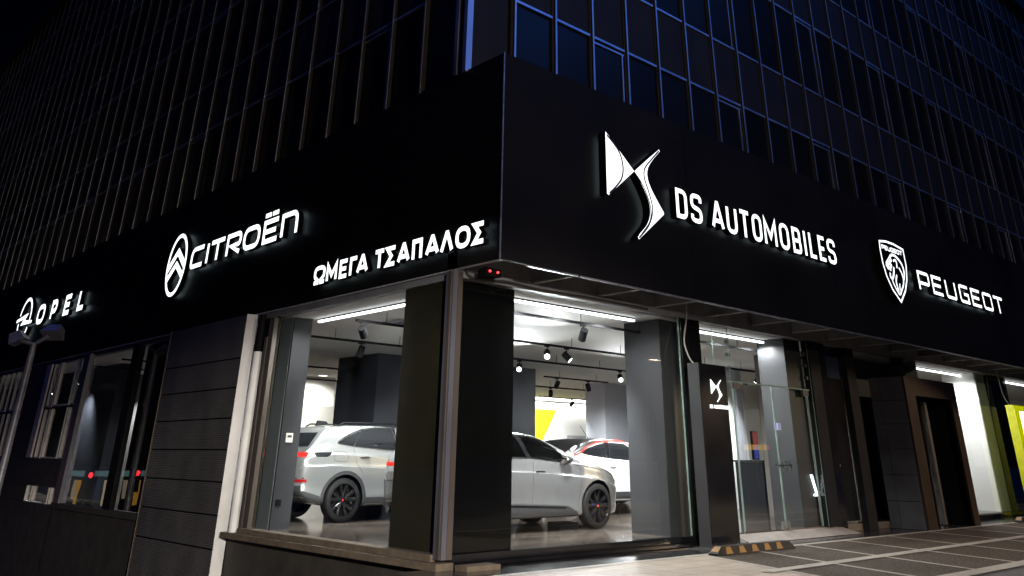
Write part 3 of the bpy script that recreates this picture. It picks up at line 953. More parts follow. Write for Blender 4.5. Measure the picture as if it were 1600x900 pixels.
def ribbon(mb, pts, w, closed, F, d0, d1, mf=0, ms=1, mbk=2):
    """Stroke of width w along pts in the sign plane; F(s, t, depth) gives the 3D point."""
    pts = [Vector((p[0], p[1])) for p in pts]
    q = [pts[0]]
    for p in pts[1:]:
        if (p - q[-1]).length > 1e-4:
            q.append(p)
    if closed and (q[0] - q[-1]).length < 1e-4:
        q.pop()
    n = len(q)
    Lf, Rt = [], []
    for i in range(n):
        if closed:
            a, b = q[i - 1], q[(i + 1) % n]
        else:
            a, b = q[max(i - 1, 0)], q[min(i + 1, n - 1)]
        d1_ = (q[i] - a)
        d2_ = (b - q[i])
        if d1_.length < 1e-6:
            d1_ = d2_
        if d2_.length < 1e-6:
            d2_ = d1_
        n1 = Vector((-d1_.y, d1_.x)).normalized()
        n2 = Vector((-d2_.y, d2_.x)).normalized()
        mm = n1 + n2
        if mm.length < 1e-3:
            mm = n1
        mm.normalize()
        k = 1.0 / max(0.42, mm.dot(n1))
        Lf.append(q[i] + mm * w / 2 * k)
        Rt.append(q[i] - mm * w / 2 * k)
    b0 = len(mb.v)
    for i in range(n):
        for P_ in (Lf[i], Rt[i]):
            mb.v.append(Vector(F(P_.x, P_.y, d0)))
            mb.v.append(Vector(F(P_.x, P_.y, d1)))
    # order per i: L front, L back, R front, R back
    rng = range(n) if closed else range(n - 1)
    for i in rng:
        j = (i + 1) % n
        a, c = b0 + 4 * i, b0 + 4 * j
        mb.face((a, a + 2, c + 2, c), mf)
        mb.face((a + 1, c + 1, c + 3, a + 3), mbk)
        mb.face((a, c, c + 1, a + 1), ms)
        mb.face((a + 2, a + 3, c + 3, c + 2), ms)
    if not closed:
        for i in (0, n - 1):
            a = b0 + 4 * i
            mb.face((a, a + 1, a + 3, a + 2), ms)


# strokes in a unit box: (points, closed, corner radius as a share of the width per point)
GL = {
    'D': [([(0, 0), (0, 1), (1, 1), (1, 0)], True, [0, 0, .9, .9])],
    'S': [([(1, .76), (1, 1), (0, 1), (0, .56), (1, .44), (1, 0), (0, 0), (0, .24)], False, [0, .8, .8, .6, .6, .8, .8, 0])],
    'A': [([(0, 0), (.46, 1), (.54, 1), (1, 0)], False, None), ([(.2, .27), (.8, .27)], False, None)],
    'U': [([(0, 1), (0, 0), (1, 0), (1, 1)], False, [0, .9, .9, 0])],
    'T': [([(-.06, 1), (1.06, 1)], False, None), ([(.5, .97), (.5, -.06)], False, None)],
    'O': [([(0, 0), (0, 1), (1, 1), (1, 0)], True, [.95, .95, .95, .95])],
    'Q': [([(0, 0), (0, 1), (1, 1), (1, 0)], True, [.5, .5, .5, .5])],
    'M': [([(0, -.06), (0, 1), (.5, .28), (1, 1), (1, -.06)], False, None)],
    'B': [([(0, .5), (0, 1), (.94, 1), (.94, .5)], True, [0, 0, .6, .4]), ([(0, 0), (0, .5), (1, .5), (1, 0)], True, [0, 0, .5, .6])],
    'I': [([(.5, -.06), (.5, 1.06)], False, None)],
    'L': [([(0, 1.06), (0, 0), (1.06, 0)], False, None)],
    'E': [([(1.06, 1), (0, 1), (0, 0), (1.06, 0)], False, None), ([(0, .5), (.92, .5)], False, None)],
    'P': [([(0, -.06), (0, 1), (1, 1), (1, .40), (0, .40)], False, [0, 0, .7, .7, 0])],
    'p': [([(0, -.06), (0, 1), (1, 1), (1, .36), (.06, .36)], False, [0, 0, .35, .35, 0])],
    'G': [([(1.04, 1), (0, 1), (0, 0), (1, 0), (1, .5), (.5, .5)], False, [0, .35, .35, 0, 0, 0])],
    'u': [([(0, 1.05), (0, 0), (1, 0), (1, 1.05)], False, [0, .35, .35, 0])],
    'q': [([(0, 0), (0, 1), (1, 1), (1, 0)], True, [.4, .4, .4, .4])],
    'C': [([(1.04, 1), (0, 1), (0, 0), (1.04, 0)], False, [0, .8, .45, 0])],
    'R': [([(0, -.06), (0, 1), (1, 1), (1, .42), (.25, .42), (1, -.02)], False, [0, 0, .6, .5, 0, 0])],
    'n': [([(0, -.06), (0, 1), (1, 1), (1, -.06)], False, [0, 0, .8, 0])],
    'Ω': [([(-.05, 0), (.34, 0), (.34, .14), (0, .4), (0, 1), (1, 1), (1, .4), (.66, .14), (.66, 0), (1.05, 0)], False, [0, 0, 0, .3, .9, .9, .3, 0, 0, 0])],
    'Γ': [([(0, -.08), (0, 1), (1.06, 1)], False, None)],
    'Σ': [([(1.05, 1), (.02, 1), (.58, .5), (.02, 0), (1.05, 0)], False, None)],
    'Π': [([(0, -.08), (0, 1), (1, 1), (1, -.08)], False, None)],
    'Λ': [([(0, -.06), (.46, 1), (.54, 1), (1, -.06)], False, None)],
}
SIGN_M = [M_letter, M_black, M_letterback]


def glyph(mb, ch, s0, s1, z0, z1, sw, F, d0, d1, flip=1):
    """Letter ch filling s0..s1 by z0..z1 in the sign plane."""
    a, b = min(s0, s1) + sw / 2, max(s0, s1) - sw / 2
    z0 += sw / 2
    z1 -= sw / 2
    for k, (pts, closed, rad) in enumerate(GL[ch]):
        P_ = [(a + (b - a) * x, z0 + (z1 - z0) * y) for x, y in pts]
        r_ = [min(b - a, z1 - z0) * 0.55 * r for r in rad] if rad else None
        P_ = fillet(P_, r_, closed) if rad else P_
        ribbon(mb, P_, sw, closed, lambda s_, t_, d, k=k: F(s_, t_, d + 0.0012 * k), d0, d1)


def FR(front):
    return lambda s_, t_, d: (s_, front + d, t_)


def FL(front):
    return lambda s_, t_, d: (front + d, -s_, t_)        # s runs towards the viewer's right, i.e. along -y


def letters(t, spec, z0, z1, sw, F, depth, left=False):
    for ch, a, b in spec:
        mb = MB()
        if left:
            a, b = -a, -b
        glyph(mb, ch, a, b, z0, z1, sw, F, 0.0, depth)
        mb.build('letter', SIGN_M, t)


def poly_part(t, name, poly, F, depth, mats=None):
    mb = MB()
    mb.prism(poly, lambda p: F(p[0], p[1], 0.0), lambda p: F(p[0], p[1], depth), 0, 1, 2)
    return mb.build(name, mats or SIGN_M, t)


def spline(pts, k=6):
    out = []
    n = len(pts)
    P_ = [Vector(p) for p in pts]
    for i in range(n - 1):
        p0, p1, p2, p3 = P_[max(i - 1, 0)], P_[i], P_[i + 1], P_[min(i + 2, n - 1)]
        for j in range(k):
            t = j / k
            out.append(0.5 * ((2 * p1) + (p2 - p0) * t + (2 * p0 - 5 * p1 + 4 * p2 - p3) * t * t + (3 * p1 - p0 - 3 * p2 + p3) * t ** 3))
    out.append(P_[-1])
    return [tuple(p) for p in out]


# winged emblem shared by the big sign and the totem, in its own unit plane
D_POLY = [(1.905, 5.60), (2.545, 5.112), (1.93, 4.605), (1.898, 4.625)]
S_POLY = [(2.553, 5.114), (2.87, 5.37), (3.20, 5.628), (3.218, 5.60)] + spline([(3.10, 5.49), (2.95, 5.33), (2.872, 5.20), (2.87, 5.06), (2.94, 4.92), (3.06, 4.77), (3.228, 4.59)])[1:] + [(3.222, 4.556), (2.885, 4.294), (2.585, 4.058), (2.56, 4.085)] + spline([(2.60, 4.14), (2.784, 4.309), (2.875, 4.47), (2.885, 4.62), (2.83, 4.77), (2.731, 4.92), (2.62, 5.06)])[1:]
FRONT = FY - 0.18

sg = thing('illuminated_sign', 'lit winged emblem with the words DS AUTOMOBILES on the black band', 'sign', (2.5, FY, 4.6), 'illuminated signs')
F = FR(FRONT - 0.02)
poly_part(sg, 'emblem_wing', D_POLY, F, 0.15)
poly_part(sg, 'emblem_curve', S_POLY, F, 0.15)
cl = MB()
ribbon(cl, spline([(1.93, 5.55), (2.19, 5.36), (2.28, 5.14), (2.24, 4.93), (2.08, 4.75), (1.95, 4.64)], 8), 0.030, False, FR(FRONT - 0.024), 0.0, 0.003, 0, 0, 0)
ribbon(cl, spline([(3.19, 5.60), (2.98, 5.40), (2.81, 5.22), (2.785, 5.06), (2.87, 4.86), (2.94, 4.66), (2.93, 4.50), (2.82, 4.30), (2.60, 4.09)], 8), 0.026, False, FR(FRONT - 0.024), 0.0, 0.003, 0, 0, 0)
ribbon(cl, spline([(2.60, 5.06), (2.74, 4.93), (2.86, 4.73), (2.905, 4.56), (2.86, 4.38), (2.70, 4.20), (2.58, 4.08)], 8), 0.018, False, FR(FRONT - 0.0245), 0.0, 0.003, 0, 0, 0)
cl.build('contour_line', mat('contour_grey', (0.06, 0.06, 0.075), 0.4), sg)
letters(sg, [('D', 3.588, 3.885), ('S', 3.975, 4.286), ('A', 4.545, 4.905), ('U', 4.985, 5.304), ('T', 5.384, 5.694), ('O', 5.77, 6.077), ('M', 6.145, 6.561), ('O', 6.66, 6.99), ('B', 7.105, 7.41), ('I', 7.515, 7.592), ('L', 7.708, 7.965), ('E', 8.055, 8.32), ('S', 8.395, 8.71)], 4.59, 5.085, 0.074, FR(FRONT), 0.125)

# shield and word at the right end
sg = thing('illuminated_sign', 'lit shield emblem with a lion head beside the word PEUGEOT on the black band', 'sign', (13, FY, 4.6), 'illuminated signs')
F = FR(FRONT)
sh = [(10.744, 5.437), (11.066, 5.482), (11.447, 5.482), (11.913, 5.43), (11.93, 5.061), (11.83, 4.729), (11.65, 4.46), (11.325, 4.173), (11.0, 4.41), (10.82, 4.67), (10.735, 4.95), (10.72, 5.239)]
shell = MB()
shell.prism(sh, lambda p: (p[0], FRONT + 0.004, p[1]), lambda p: (p[0], FY - 0.012, p[1]))
shell.build('shield_body', M_black, sg)
def shrink(poly, k):
    c = Vector((sum(p[0] for p in poly) / len(poly), sum(p[1] for p in poly) / len(poly)))
    return [tuple(c + (Vector(p) - c) * k) for p in poly]
ol = MB()
ribbon(ol, shrink(sh, 0.965), 0.045, True, F, -0.004, 0.002)
ol.build('shield_outline', SIGN_M, sg)
lion = MB()
LW = [([(10.901, 4.9), (11.03, 5.04), (11.21, 5.18), (11.376, 5.206), (11.53, 5.16), (11.684, 5.061), (11.735, 4.944), (11.72, 4.821), (11.64, 4.706)], 0.055),
      ([(10.925, 4.93), (11.06, 5.03), (11.19, 5.11)], 0.12),
      ([(11.0, 4.93), (10.96, 4.85)], 0.075),
      ([(11.281, 5.071), (11.393, 5.104), (11.437, 5.04), (11.41, 4.935)], 0.045),
      ([(11.16, 4.98), (11.09, 4.90), (11.06, 4.83)], 0.07),
      ([(11.251, 4.935), (11.224, 4.837), (11.16, 4.72), (11.09, 4.66)], 0.06),
      ([(11.03, 4.78), (11.02, 4.69), (11.09, 4.66)], 0.055),
      ([(11.08, 4.69), (11.10, 4.581), (11.208, 4.444), (11.321, 4.345)], 0.04),
      ([(11.34, 4.776), (11.275, 4.68), (11.255, 4.585), (11.30, 4.40)], 0.05),
      ([(11.507, 4.956), (11.602, 4.857), (11.637, 4.723), (11.59, 4.60), (11.46, 4.47), (11.34, 4.35)], 0.045),
      ([(11.41, 4.60), (11.37, 4.45)], 0.035)]
for pts, w in LW:
    ribbon(lion, spline(pts, 5), w, False, F, -0.004, 0.002)
lion.build('lion_head', SIGN_M, sg)
mini = MB()
x = 10.83
for ch, w in zip('pEuGEqT', (0.125, 0.12, 0.13, 0.13, 0.12, 0.13, 0.13)):
    glyph(mini, ch, x, x + w, 5.262, 5.365, 0.026, F, -0.004, 0.002)
    x += w + 0.016
mini.build('shield_word', SIGN_M, sg)
letters(sg, [('p', 12.423, 13.02), ('E', 13.161, 13.70), ('u', 13.904, 14.49), ('G', 14.70, 15.25), ('E', 15.42, 15.98), ('q', 16.154, 16.755), ('T', 16.90, 17.50)], 4.607, 5.045, 0.072, FR(FRONT), 0.125)

# left street signs
FLx = -0.16
F = FL(FLx)
sg = thing('illuminated_sign', 'lit oval with double chevron beside the word CITROËN on the left band', 'sign', (0, 7.5, 4.6), 'illuminated signs')
oval = MB()
cy0, cz0, ra, rb = -9.622, 4.826, 0.515, 0.68
ribbon(oval, [(cy0 + (ra - .04) * math.cos(t), cz0 + (rb - .04) * math.sin(t)) for t in [2 * math.pi * k / 48 for k in range(48)]], 0.085, True, F, 0, 0.105)
oval.build('emblem_oval', SIGN_M, sg)
for (apex, arm, th) in ((5.20, 4.87, 0.17), (4.91, 4.60, 0.15)):
    ch_ = MB()
    hw = 0.43 if apex > 5 else 0.44
    poly = [(cy0 - hw, arm), (cy0, apex), (cy0 + hw, arm), (cy0 + hw - .02, arm - th), (cy0, apex - th), (cy0 - hw + .02, arm - th)]
    ch_.prism(poly, lambda p: F(p[0], p[1], 0.001), lambda p: F(p[0], p[1], 0.104), 0, 1, 2)
    ch_.build('emblem_chevron', SIGN_M, sg)
letters(sg, [('C', 8.86, 8.235), ('I', 8.105, 7.97), ('T', 7.892, 7.262), ('R', 7.155, 6.51), ('O', 6.43, 5.735), ('E', 5.62, 5.045), ('n', 4.927, 4.315)], 4.605, 5.06, 0.092, F, 0.105, True)
for a, b in ((5.60, 5.37), (5.32, 5.09)):
    mb = MB()
    ribbon(mb, [(-a, 5.15), (-b, 5.15)], 0.085, False, F, 0, 0.105)
    mb.build('letter_dot', SIGN_M, sg)

sg = thing('illuminated_sign', 'lit small Greek words ΩΜΕΓΑ ΤΣΑΠΑΛΟΣ near the corner of the band', 'sign', (0, 1.4, 3.6), 'illuminated signs')
letters(sg, [('Ω', 3.526, 3.172), ('M', 3.135, 2.809), ('E', 2.743, 2.50), ('Γ', 2.447, 2.225), ('A', 2.244, 1.922), ('T', 1.758, 1.494), ('Σ', 1.461, 1.203), ('A', 1.164, 0.849), ('Π', 0.80, 0.555), ('A', 0.484, 0.167), ('Λ', 0.145, -0.148), ('O', -0.188, -0.504), ('Σ', -0.549, -0.795)], 3.602, 3.902, 0.066, F, 0.10, True)

sg = thing('illuminated_sign', 'lit ring and lightning emblem with the word OPEL at the far left', 'sign', (0, 18, 4.6), 'illuminated signs')
ring = MB()
ry, rz, rr = -21.30, 4.83, 0.66
ribbon(ring, [(ry + (rr - .05) * math.cos(R(a)), rz + (rr - .05) * math.sin(R(a))) for a in range(-18, 172, 8)], 0.10, False, F, 0, 0.105)
ribbon(ring, [(ry + (rr - .05) * math.cos(R(a)), rz + (rr - .05) * math.sin(R(a))) for a in range(188, 338, 8)], 0.10, False, F, 0, 0.105)
ring.build('emblem_ring', SIGN_M, sg)
bolt = MB()
bolt.prism([(-22.18, 4.88), (-21.12, 4.98), (-20.95, 4.98), (-21.22, 4.79), (-20.40, 4.72), (-20.42, 4.64), (-21.45, 4.66), (-21.62, 4.66), (-21.38, 4.84), (-22.18, 4.79)], lambda p: F(p[0], p[1], -0.001), lambda p: F(p[0], p[1], 0.104), 0, 1, 2)
bolt.build('emblem_lightning', SIGN_M, sg)
letters(sg, [('O', 19.93, 19.18), ('P', 18.56, 18.04), ('E', 17.34, 16.80), ('L', 16.15, 15.62)], 4.52, 5.09, 0.135, F, 0.105, True)

# ------------------------------------------------------------------ totem signs
t = thing('totem_sign', 'tall black totem with lit winged emblem beside the glass entrance', 'sign', (5.16, -0.33, -0.12), 'totem signs')
MB().box(4.79, -0.45, -0.10, 5.52, -0.22, 2.52).build('body', M_blackgloss, t)
MB().box(4.776, -0.44, -0.10, 4.789, -0.225, 2.525).build('side_panel', M_coldark, t)
MB().box(4.70, -0.60, -0.121, 5.60, -0.15, -0.102).build('base_plate', M_steel, t)
bl = MB()
for x in (4.74, 5.0, 5.3, 5.56):
    bl.tube([(x, -0.55, -0.101), (x, -0.55, -0.05)], 0.014, 8)
bl.build('anchor_bolts', M_steel, t)
k = 0.222
MAP = lambda p: (5.06 + (p[0] - 1.9) * k, 1.945 + (p[1] - 4.06) * k)
FT = FR(-0.462)
eb = MB()
eb.prism([MAP(p) for p in D_POLY], lambda p: FT(p[0], p[1], 0), lambda p: FT(p[0], p[1], 0.011))
eb.prism([MAP(p) for p in S_POLY], lambda p: FT(p[0], p[1], 0), lambda p: FT(p[0], p[1], 0.011))
eb.build('emblem', M_letter, t)
tw = MB()
x = 5.00
for ch, w in (('D', .030), ('S', .030), (' ', .018), ('A', .034), ('U', .030), ('T', .030), ('O', .030), ('M', .038), ('O', .030), ('B', .030), ('I', .012), ('L', .026), ('E', .027), ('S', .03)):
    if ch != ' ':
        glyph(tw, ch, x, x + w, 1.845, 1.900, 0.0105, FT, 0.0, 0.011)
    x += w + 0.0085
tw.build('lettering', [M_letter, M_letter, M_letter], t)

t = thing('totem_sign', 'bright yellow edged white totem at the far right edge', 'sign', (18.9, -0.4, -0.12), 'totem signs')
MB().box(18.58, -0.46, -0.10, 19.5, -0.25, 2.50).build('body', mat('totem_lime_body', (0.62, 0.62, 0.02), 0.4), t)
MB().box(18.585, -0.468, 0.0, 18.86, -0.462, 2.49).box(18.861, -0.468, 2.36, 19.49, -0.462, 2.49).build('lit_edge', M_totemyellow, t)
MB().box(18.862, -0.466, 0.9, 19.49, -0.4625, 2.358).build('lit_face', M_totemwhite, t)

# ------------------------------------------------------------------ entrance portal
t = thing('entrance_portal', 'projecting dark portal around a recessed glass door', 'portal', (12.9, -0.4, -0.12))
fr = MB().box(11.60, -0.75, -0.122, 12.03, -0.70, 2.75).box(13.86, -0.75, -0.122, 14.16, -0.70, 2.75).box(12.032, -0.75, 2.385, 13.858, -0.70, 2.75)
fr.build('front_frame', M_portal, t)
zs = [-0.122, 0.38, 0.86, 1.34, 1.82, 2.28, 2.745]
for a, b in zip(zs[:-1], zs[1:]):
    MB().box(11.585, -0.698, a + 0.005, 11.64, -0.20, b - 0.005).build('side_slab', M_portalside, t)
    MB().box(11.585, -0.192, a + 0.005, 11.64, 0.02, b - 0.005).build('side_slab', M_portalside, t)
MB().box(11.645, -0.698, 2.70, 14.155, 0.0, 2.748).build('roof', M_portalside, t)
MB().box(11.645, -0.698, -0.122, 11.75, 0.0, 2.69).box(14.05, -0.698, -0.122, 14.155, 0.0, 2.69).box(11.76, 0.01, -0.122, 14.04, 0.02, 2.69).box(11.76, -0.66, 2.40, 14.04, 0.005, 2.42).build('lining', M_black, t)
d = MB().quad([(12.10, -0.30, -0.1), (13.35, -0.30, -0.1), (13.35, -0.30, 2.38), (12.10, -0.30, 2.38)]).build('door', M_glass, t)
MB().box(12.36, -0.335, -0.1, 12.44, -0.302, 1.40).box(12.47, -0.335, -0.1, 12.55, -0.302, 1.40).build('steel_plate', M_postalu, d)
MB().box(12.25, -0.36, 1.02, 12.75, -0.337, 1.09).build('door_handle', M_chrome, d)
MB().box(13.30, -0.36, -0.1, 13.42, -0.29, 2.33).build('door_post', M_steel, t)
MB().lathe([(0.07, 0), (0.07, 0.03), (0.001, 0.03)], 20, 0, 'y', (12.5, -0.25, 2.12)).build('round_fitting', M_collight, t)
MB().lathe([(0.001, -0.02), (0.03, -0.02), (0.03, 0.02)], 14, 0, 'y', (12.62, -0.24, 1.86)).build('small_lamp', emit('tiny_warm_lamp', (1.0, 0.7, 0.35), 5.0), t)

# ------------------------------------------------------------------ wheel stops
def wheel_stop(x0, x1, y, label):
    t = thing('wheel_stop', label, 'wheel stop', ((x0 + x1) / 2, y, -0.118), 'wheel stops on the pavement')
    L = x1 - x0
    mb = MB()
    prof = [(-0.09, 0.0), (0.09, 0.0), (0.06, 0.105), (-0.06, 0.105)]
    b = len(mb.v)
    for (xx, dz, kx) in ((x0, 0.0, 1.0), (x0 + 0.14, 1.0, 1.0), (x1 - 0.14, 1.0, 1.0), (x1, 0.0, 1.0)):
        for (py, pz) in prof:
            mb.v.append(Vector((xx, y + py, -0.118 + (pz if dz else min(pz, 0.025)))))
    for i in range(3):
        for k in range(4):
            k2 = (k + 1) % 4
            mb.face([b + 4 * i + k, b + 4 * i + k2, b + 4 * i + 4 + k2, b + 4 * i + 4 + k])
    mb.face([b, b + 1, b + 2, b + 3])
    mb.face([b + 12, b + 13, b + 14, b + 15])
    mb.build('rubber_block', M_rubber, t)
    for j in range(5):
        xa = x0 + 0.20 + j * (L - 0.4) / 5.0
        w = 0.17
        st = MB()
        e = 0.0035
        st.quad([(xa, y - 0.09 - e + 0.003, -0.105), (xa + w, y - 0.09 - e + 0.003, -0.105), (xa + w * 0.75, y - 0.063 - e, -0.02), (xa + w * 0.15, y - 0.063 - e, -0.02)])
        st.build('reflector', M_amber, t)
    en = MB().quad([(x0 + 0.006, y - 0.07, -0.091), (x0 + 0.006, y + 0.07, -0.091), (x0 + 0.128, y + 0.05, -0.016), (x0 + 0.128, y - 0.05, -0.016)])
    en.build('reflector', M_amber, t)


wheel_stop(4.02, 6.05, -1.0, 'black rubber wheel stop with amber patches in front of the totem')
wheel_stop(15.9, 17.8, -0.9, 'amber ended wheel stop beyond the portal at the right edge')

# ------------------------------------------------------------------ small outside fittings
t = thing('alarm_sounder', 'small alarm sounder with two red lights under the corner of the band', 'alarm', (0.25, -0.33, 3.36))
MB().prism([(0.12, -0.52), (0.40, -0.50), (0.36, -0.30), (0.16, -0.30)], lambda p: (p[0], p[1], 3.375), lambda p: (p[0], p[1], 3.27)).build('case', M_black, t)
for x in (0.18, 0.32):
    MB().lathe([(0.001, -0.02), (0.012, -0.014), (0.015, 0.0)], 12, 0, 'y', (x, -0.525, 3.325)).build('red_light', M_redled, t)
tag(MB().tube(spline([(0.12, -0.06, 3.42), (0.25, -0.10, 3.30), (0.9, -0.10, 3.33), (1.6, -0.085, 3.31), (2.6, -0.08, 3.33), (4.0, -0.08, 3.32)], 6), 0.018, 8).build('cable', M_base, base=(0.12, -0.1, 3.3)), 'thin cable bundle running under the band from the corner post', 'cable')
tag(MB().tube(spline([(5.02, -0.12, 3.6), (4.99, -0.12, 3.3), (4.86, -0.14, 2.95), (4.82, -0.18, 2.78), (4.86, -0.24, 2.58), (5.0, -0.28, 2.49), (5.1, -0.30, 2.47)], 7), 0.012, 8).build('cable', M_cable, base=(5.02, -0.12, 3.6)), 'grey cable looping from the band down to the black totem', 'cable')
tag(MB().tube(spline([(18.9, -0.10, 3.6), (18.9, -0.12, 3.2), (18.88, -0.15, 2.8), (18.95, -0.22, 2.55), (19.1, -0.28, 2.45), (19.3, -0.33, 2.47)], 7), 0.012, 8).build('cable', M_cable, base=(18.9, -0.1, 3.6)), 'grey cable looping from the band down to the yellow totem', 'cable')

# twin floodlight post in the side street
t = thing('floodlight_post', 'grey post with two unlit floodlights below the far left lit ring emblem', 'lamp post', (-0.75, 6.4, -1.25))
px_, py_ = -1.43, 14.31
t.location = (px_, py_, ground_z(-1, py_))
t['_org'] = list(t.location)
MB().tube([(px_, py_, ground_z(-1, py_)), (px_, py_, 2.85), (px_, py_, 3.44)], [0.085, 0.08, 0.065], 16).tube([(px_, py_, 2.83), (px_, py_, 2.87)], 0.09, 16).build('pole', M_lampgrey, t)
MB().tube([(px_ - 0.30, py_ + 0.10, 3.50), (px_, py_, 3.42), (px_ + 0.24, py_ - 0.12, 3.62)], 0.045, 10).build('bracket', M_lampgrey, t)


def flood(cx, cy, cz, tilt, yaw):
    k = 2.2
    mb = MB()
    rot = Matrix.Rotation(yaw, 3, 'Z') @ Matrix.Rotation(tilt, 3, 'X')
    pts = [[(-.112, -.035, -.082), (.112, -.035, -.082), (.112, -.035, .082), (-.112, -.035, .082)], [(-.105, -.015, -.075), (.105, -.015, -.075), (.105, -.015, .075), (-.105, -.015, .075)], [(-.075, .075, -.05), (.075, .075, -.05), (.075, .075, .05), (-.075, .075, .05)]]
    for ring_ in pts:
        mb.v += [Vector((cx, cy, cz)) + rot @ (Vector(p) * k) for p in ring_]
    for i in range(2):
        for kk in range(4):
            k2 = (kk + 1) % 4
            mb.face([4 * i + kk, 4 * i + k2, 4 * i + 4 + k2, 4 * i + 4 + kk])
    mb.face([8, 9, 10, 11])
    mb.face([0, 1, 2, 3], 1)
    mb.build('floodlight', [M_lampgrey, M_collight], t)


flood(px_ - 0.33, py_ + 0.10, 3.52, R(62), R(60))
flood(px_ + 0.33, py_ - 0.16, 3.70, R(58), R(-50))


# lit street lamps of the two streets (outside the frame, they light the pavement and the white return)
def street_lamp(x, y, h, dx, dy, power, label, col=(1.0, 0.80, 0.58), size=100, aim=(0, 0, 0), blend=0.6):
    z = ground_z(x, y)
    t = thing('street_lamp', label, 'street lamp', (x, y, z), 'street lamps')
    MB().tube([(x, y, z), (x, y, h - 0.6), (x + dx * 0.3, y + dy * 0.3, h - 0.1), (x + dx, y + dy, h)], [0.09, 0.07, 0.055, 0.045], 12).build('pole', M_lampgrey, t)
    cx, cy_ = x + dx, y + dy
    MB().box(cx - 0.22, cy_ - 0.14, h - 0.02, cx + 0.22, cy_ + 0.14, h + 0.08).build('lamp_head', M_lampgrey, t)
    MB().box(cx - 0.19, cy_ - 0.11, h - 0.028, cx + 0.19, cy_ + 0.11, h - 0.022).build('lens', emit('street_lens', (1.0, 0.80, 0.55), 40.0), t)
    ld = bpy.data.lights.new('street_beam', 'SPOT')
    ld.energy = power
    ld.color = col
    ld.spot_size = R(size)
    ld.spot_blend = blend
    ld.shadow_soft_size = 0.12
    lo = bpy.data.objects.new('street_beam', ld)
    COL.objects.link(lo)
    lo.parent = t
    lo.location = Vector((cx, cy_, h - 0.06)) - Vector(t.location)
    lo.rotation_euler = (Vector((cx, cy_, h - 0.06)) - Vector(aim)).to_track_quat('Z', 'Y').to_euler()
    return lo


street_lamp(-8.6, -15.2, 3.55, 0.3, 0.6, 25000, 'low street lamp behind the viewer near the corner', (1.0, 0.92, 0.82), 78, (-3.6, -7.0, -3.2), 0.30)
street_lamp(17.0, -10.6, 4.2, -0.2, 0.6, 6000, 'low street lamp down the right hand street', (1.0, 0.74, 0.47), 76, (13.0, -5.2, -1.6), 0.12)

street_lamp(-3.0, -21.0, 9.0, 0.0, 0.8, 6500, 'added tall street lamp behind the viewer, warming the left hand fins', (1.0, 0.80, 0.62), 120, (2.0, 2.0, 6.0), 0.5)  # added lamp, placed to light the fin sides of the left front
t = thing('amber_sign', 'amber lit sign bar across the right hand street', 'sign', (31.8, -16.0, -0.13))
MB().tube([(31.8, -16.0, -0.13), (31.8, -16.0, 1.6)], 0.05, 10).build('post', M_lampgrey, t)
MB().box(30.9, -16.06, 1.58, 32.7, -15.94, 1.82).build('lit_bar', emit('amber_bar', (1.0, 0.55, 0.06), 3.5), t)
MB().box(32.75, -16.05, 1.60, 33.0, -15.95, 1.80).build('lit_end_panel', emit('red_bar', (1.0, 0.16, 0.07), 2.0), t)

# traffic signals across the side street: their red lights show in the dark windows
def traffic_light(x, y, h, label):
    z = ground_z(x, y)
    t = thing('traffic_light', label, 'traffic light', (x, y, z), 'traffic lights')
    MB().tube([(x, y, z), (x, y, h)], 0.05, 10).build('pole', M_lampgrey, t)
    MB().box(x - 0.14, y - 0.14, h - 0.55, x + 0.14, y + 0.14, h + 0.3).build('housing', M_black, t)
    MB().lathe([(0.10, -0.15), (0.001, -0.16)], 18, 0, 'y', (x, y, h + 0.13)).build('red_lamp', M_redled, t)
    MB().lathe([(0.10, -0.15), (0.001, -0.155)], 18, 0, 'y', (x, y, h - 0.12)).build('amber_lamp', M_black, t)
    MB().lathe([(0.10, -0.15), (0.001, -0.155)], 18, 0, 'y', (x, y, h - 0.37)).build('green_lamp', M_black, t)


traffic_light(-4.8, 27.8, 0.2, 'traffic signal showing red down the side street')
traffic_light(-6.9, 28.8, 0.25, 'traffic signal showing red across the side street')

t = thing('street_kiosk', 'lit kiosk far down the side street, seen only as a reflection', 'kiosk', (-12.5, 50, ground_z(-1, 50)))
kz = ground_z(-1, 50)
MB().box(-14.5, 48.0, kz, -11.0, 52.0, 0.25).build('wall', M_base, t)
MB().box(-14.6, 47.9, -0.15, -10.9, 47.99, 0.15).box(-10.99, 47.995, -0.15, -10.9, 52.0, 0.15).build('fascia', emit('kiosk_band', (0.30, 0.52, 0.56), 0.7), t)
for k, (c_, e_) in enumerate((((1.0, 0.50, 0.08), 0.8), ((0.9, 0.75, 0.5), 0.6), ((0.35, 0.2, 0.1), 0.10), ((1.0, 0.8, 0.5), 1.0), ((0.25, 0.4, 0.9), 0.06), ((0.7, 0.4, 0.3), 0.2))):
    MB().box(-14.4 + 0.55 * k, 47.95, -1.7 + 0.35 * (k % 3), -13.95 + 0.55 * k, 47.99, -0.35).build('shop_window', emit('kiosk_goods_%s' % 'abcdef'[k], c_, e_), t)
    MB().box(-10.99, 48.1 + 0.64 * k, -1.7 + 0.35 * (k % 3), -10.95, 48.6 + 0.64 * k, -0.35).build('shop_window', MATS['kiosk_goods_%s' % 'abcdef'[k]], t)

# ------------------------------------------------------------------ cars
def lerp_poly(P_, x):
    if x <= P_[0][0]:
        return P_[0][1]
    for (a, va), (b, vb) in zip(P_[:-1], P_[1:]):
        if x <= b:
            t = (x - a) / (b - a)
            return va + (vb - va) * t
    return P_[-1][1]


def smooth_poly(P_, x, w=0.10):
    return sum(lerp_poly(P_, x + d * w) for d in (-1, -.6, -.3, 0, .3, .6, 1)) / 7.0


def catmull(pts, k):
    return [Vector(p) for p in spline(pts, k)]


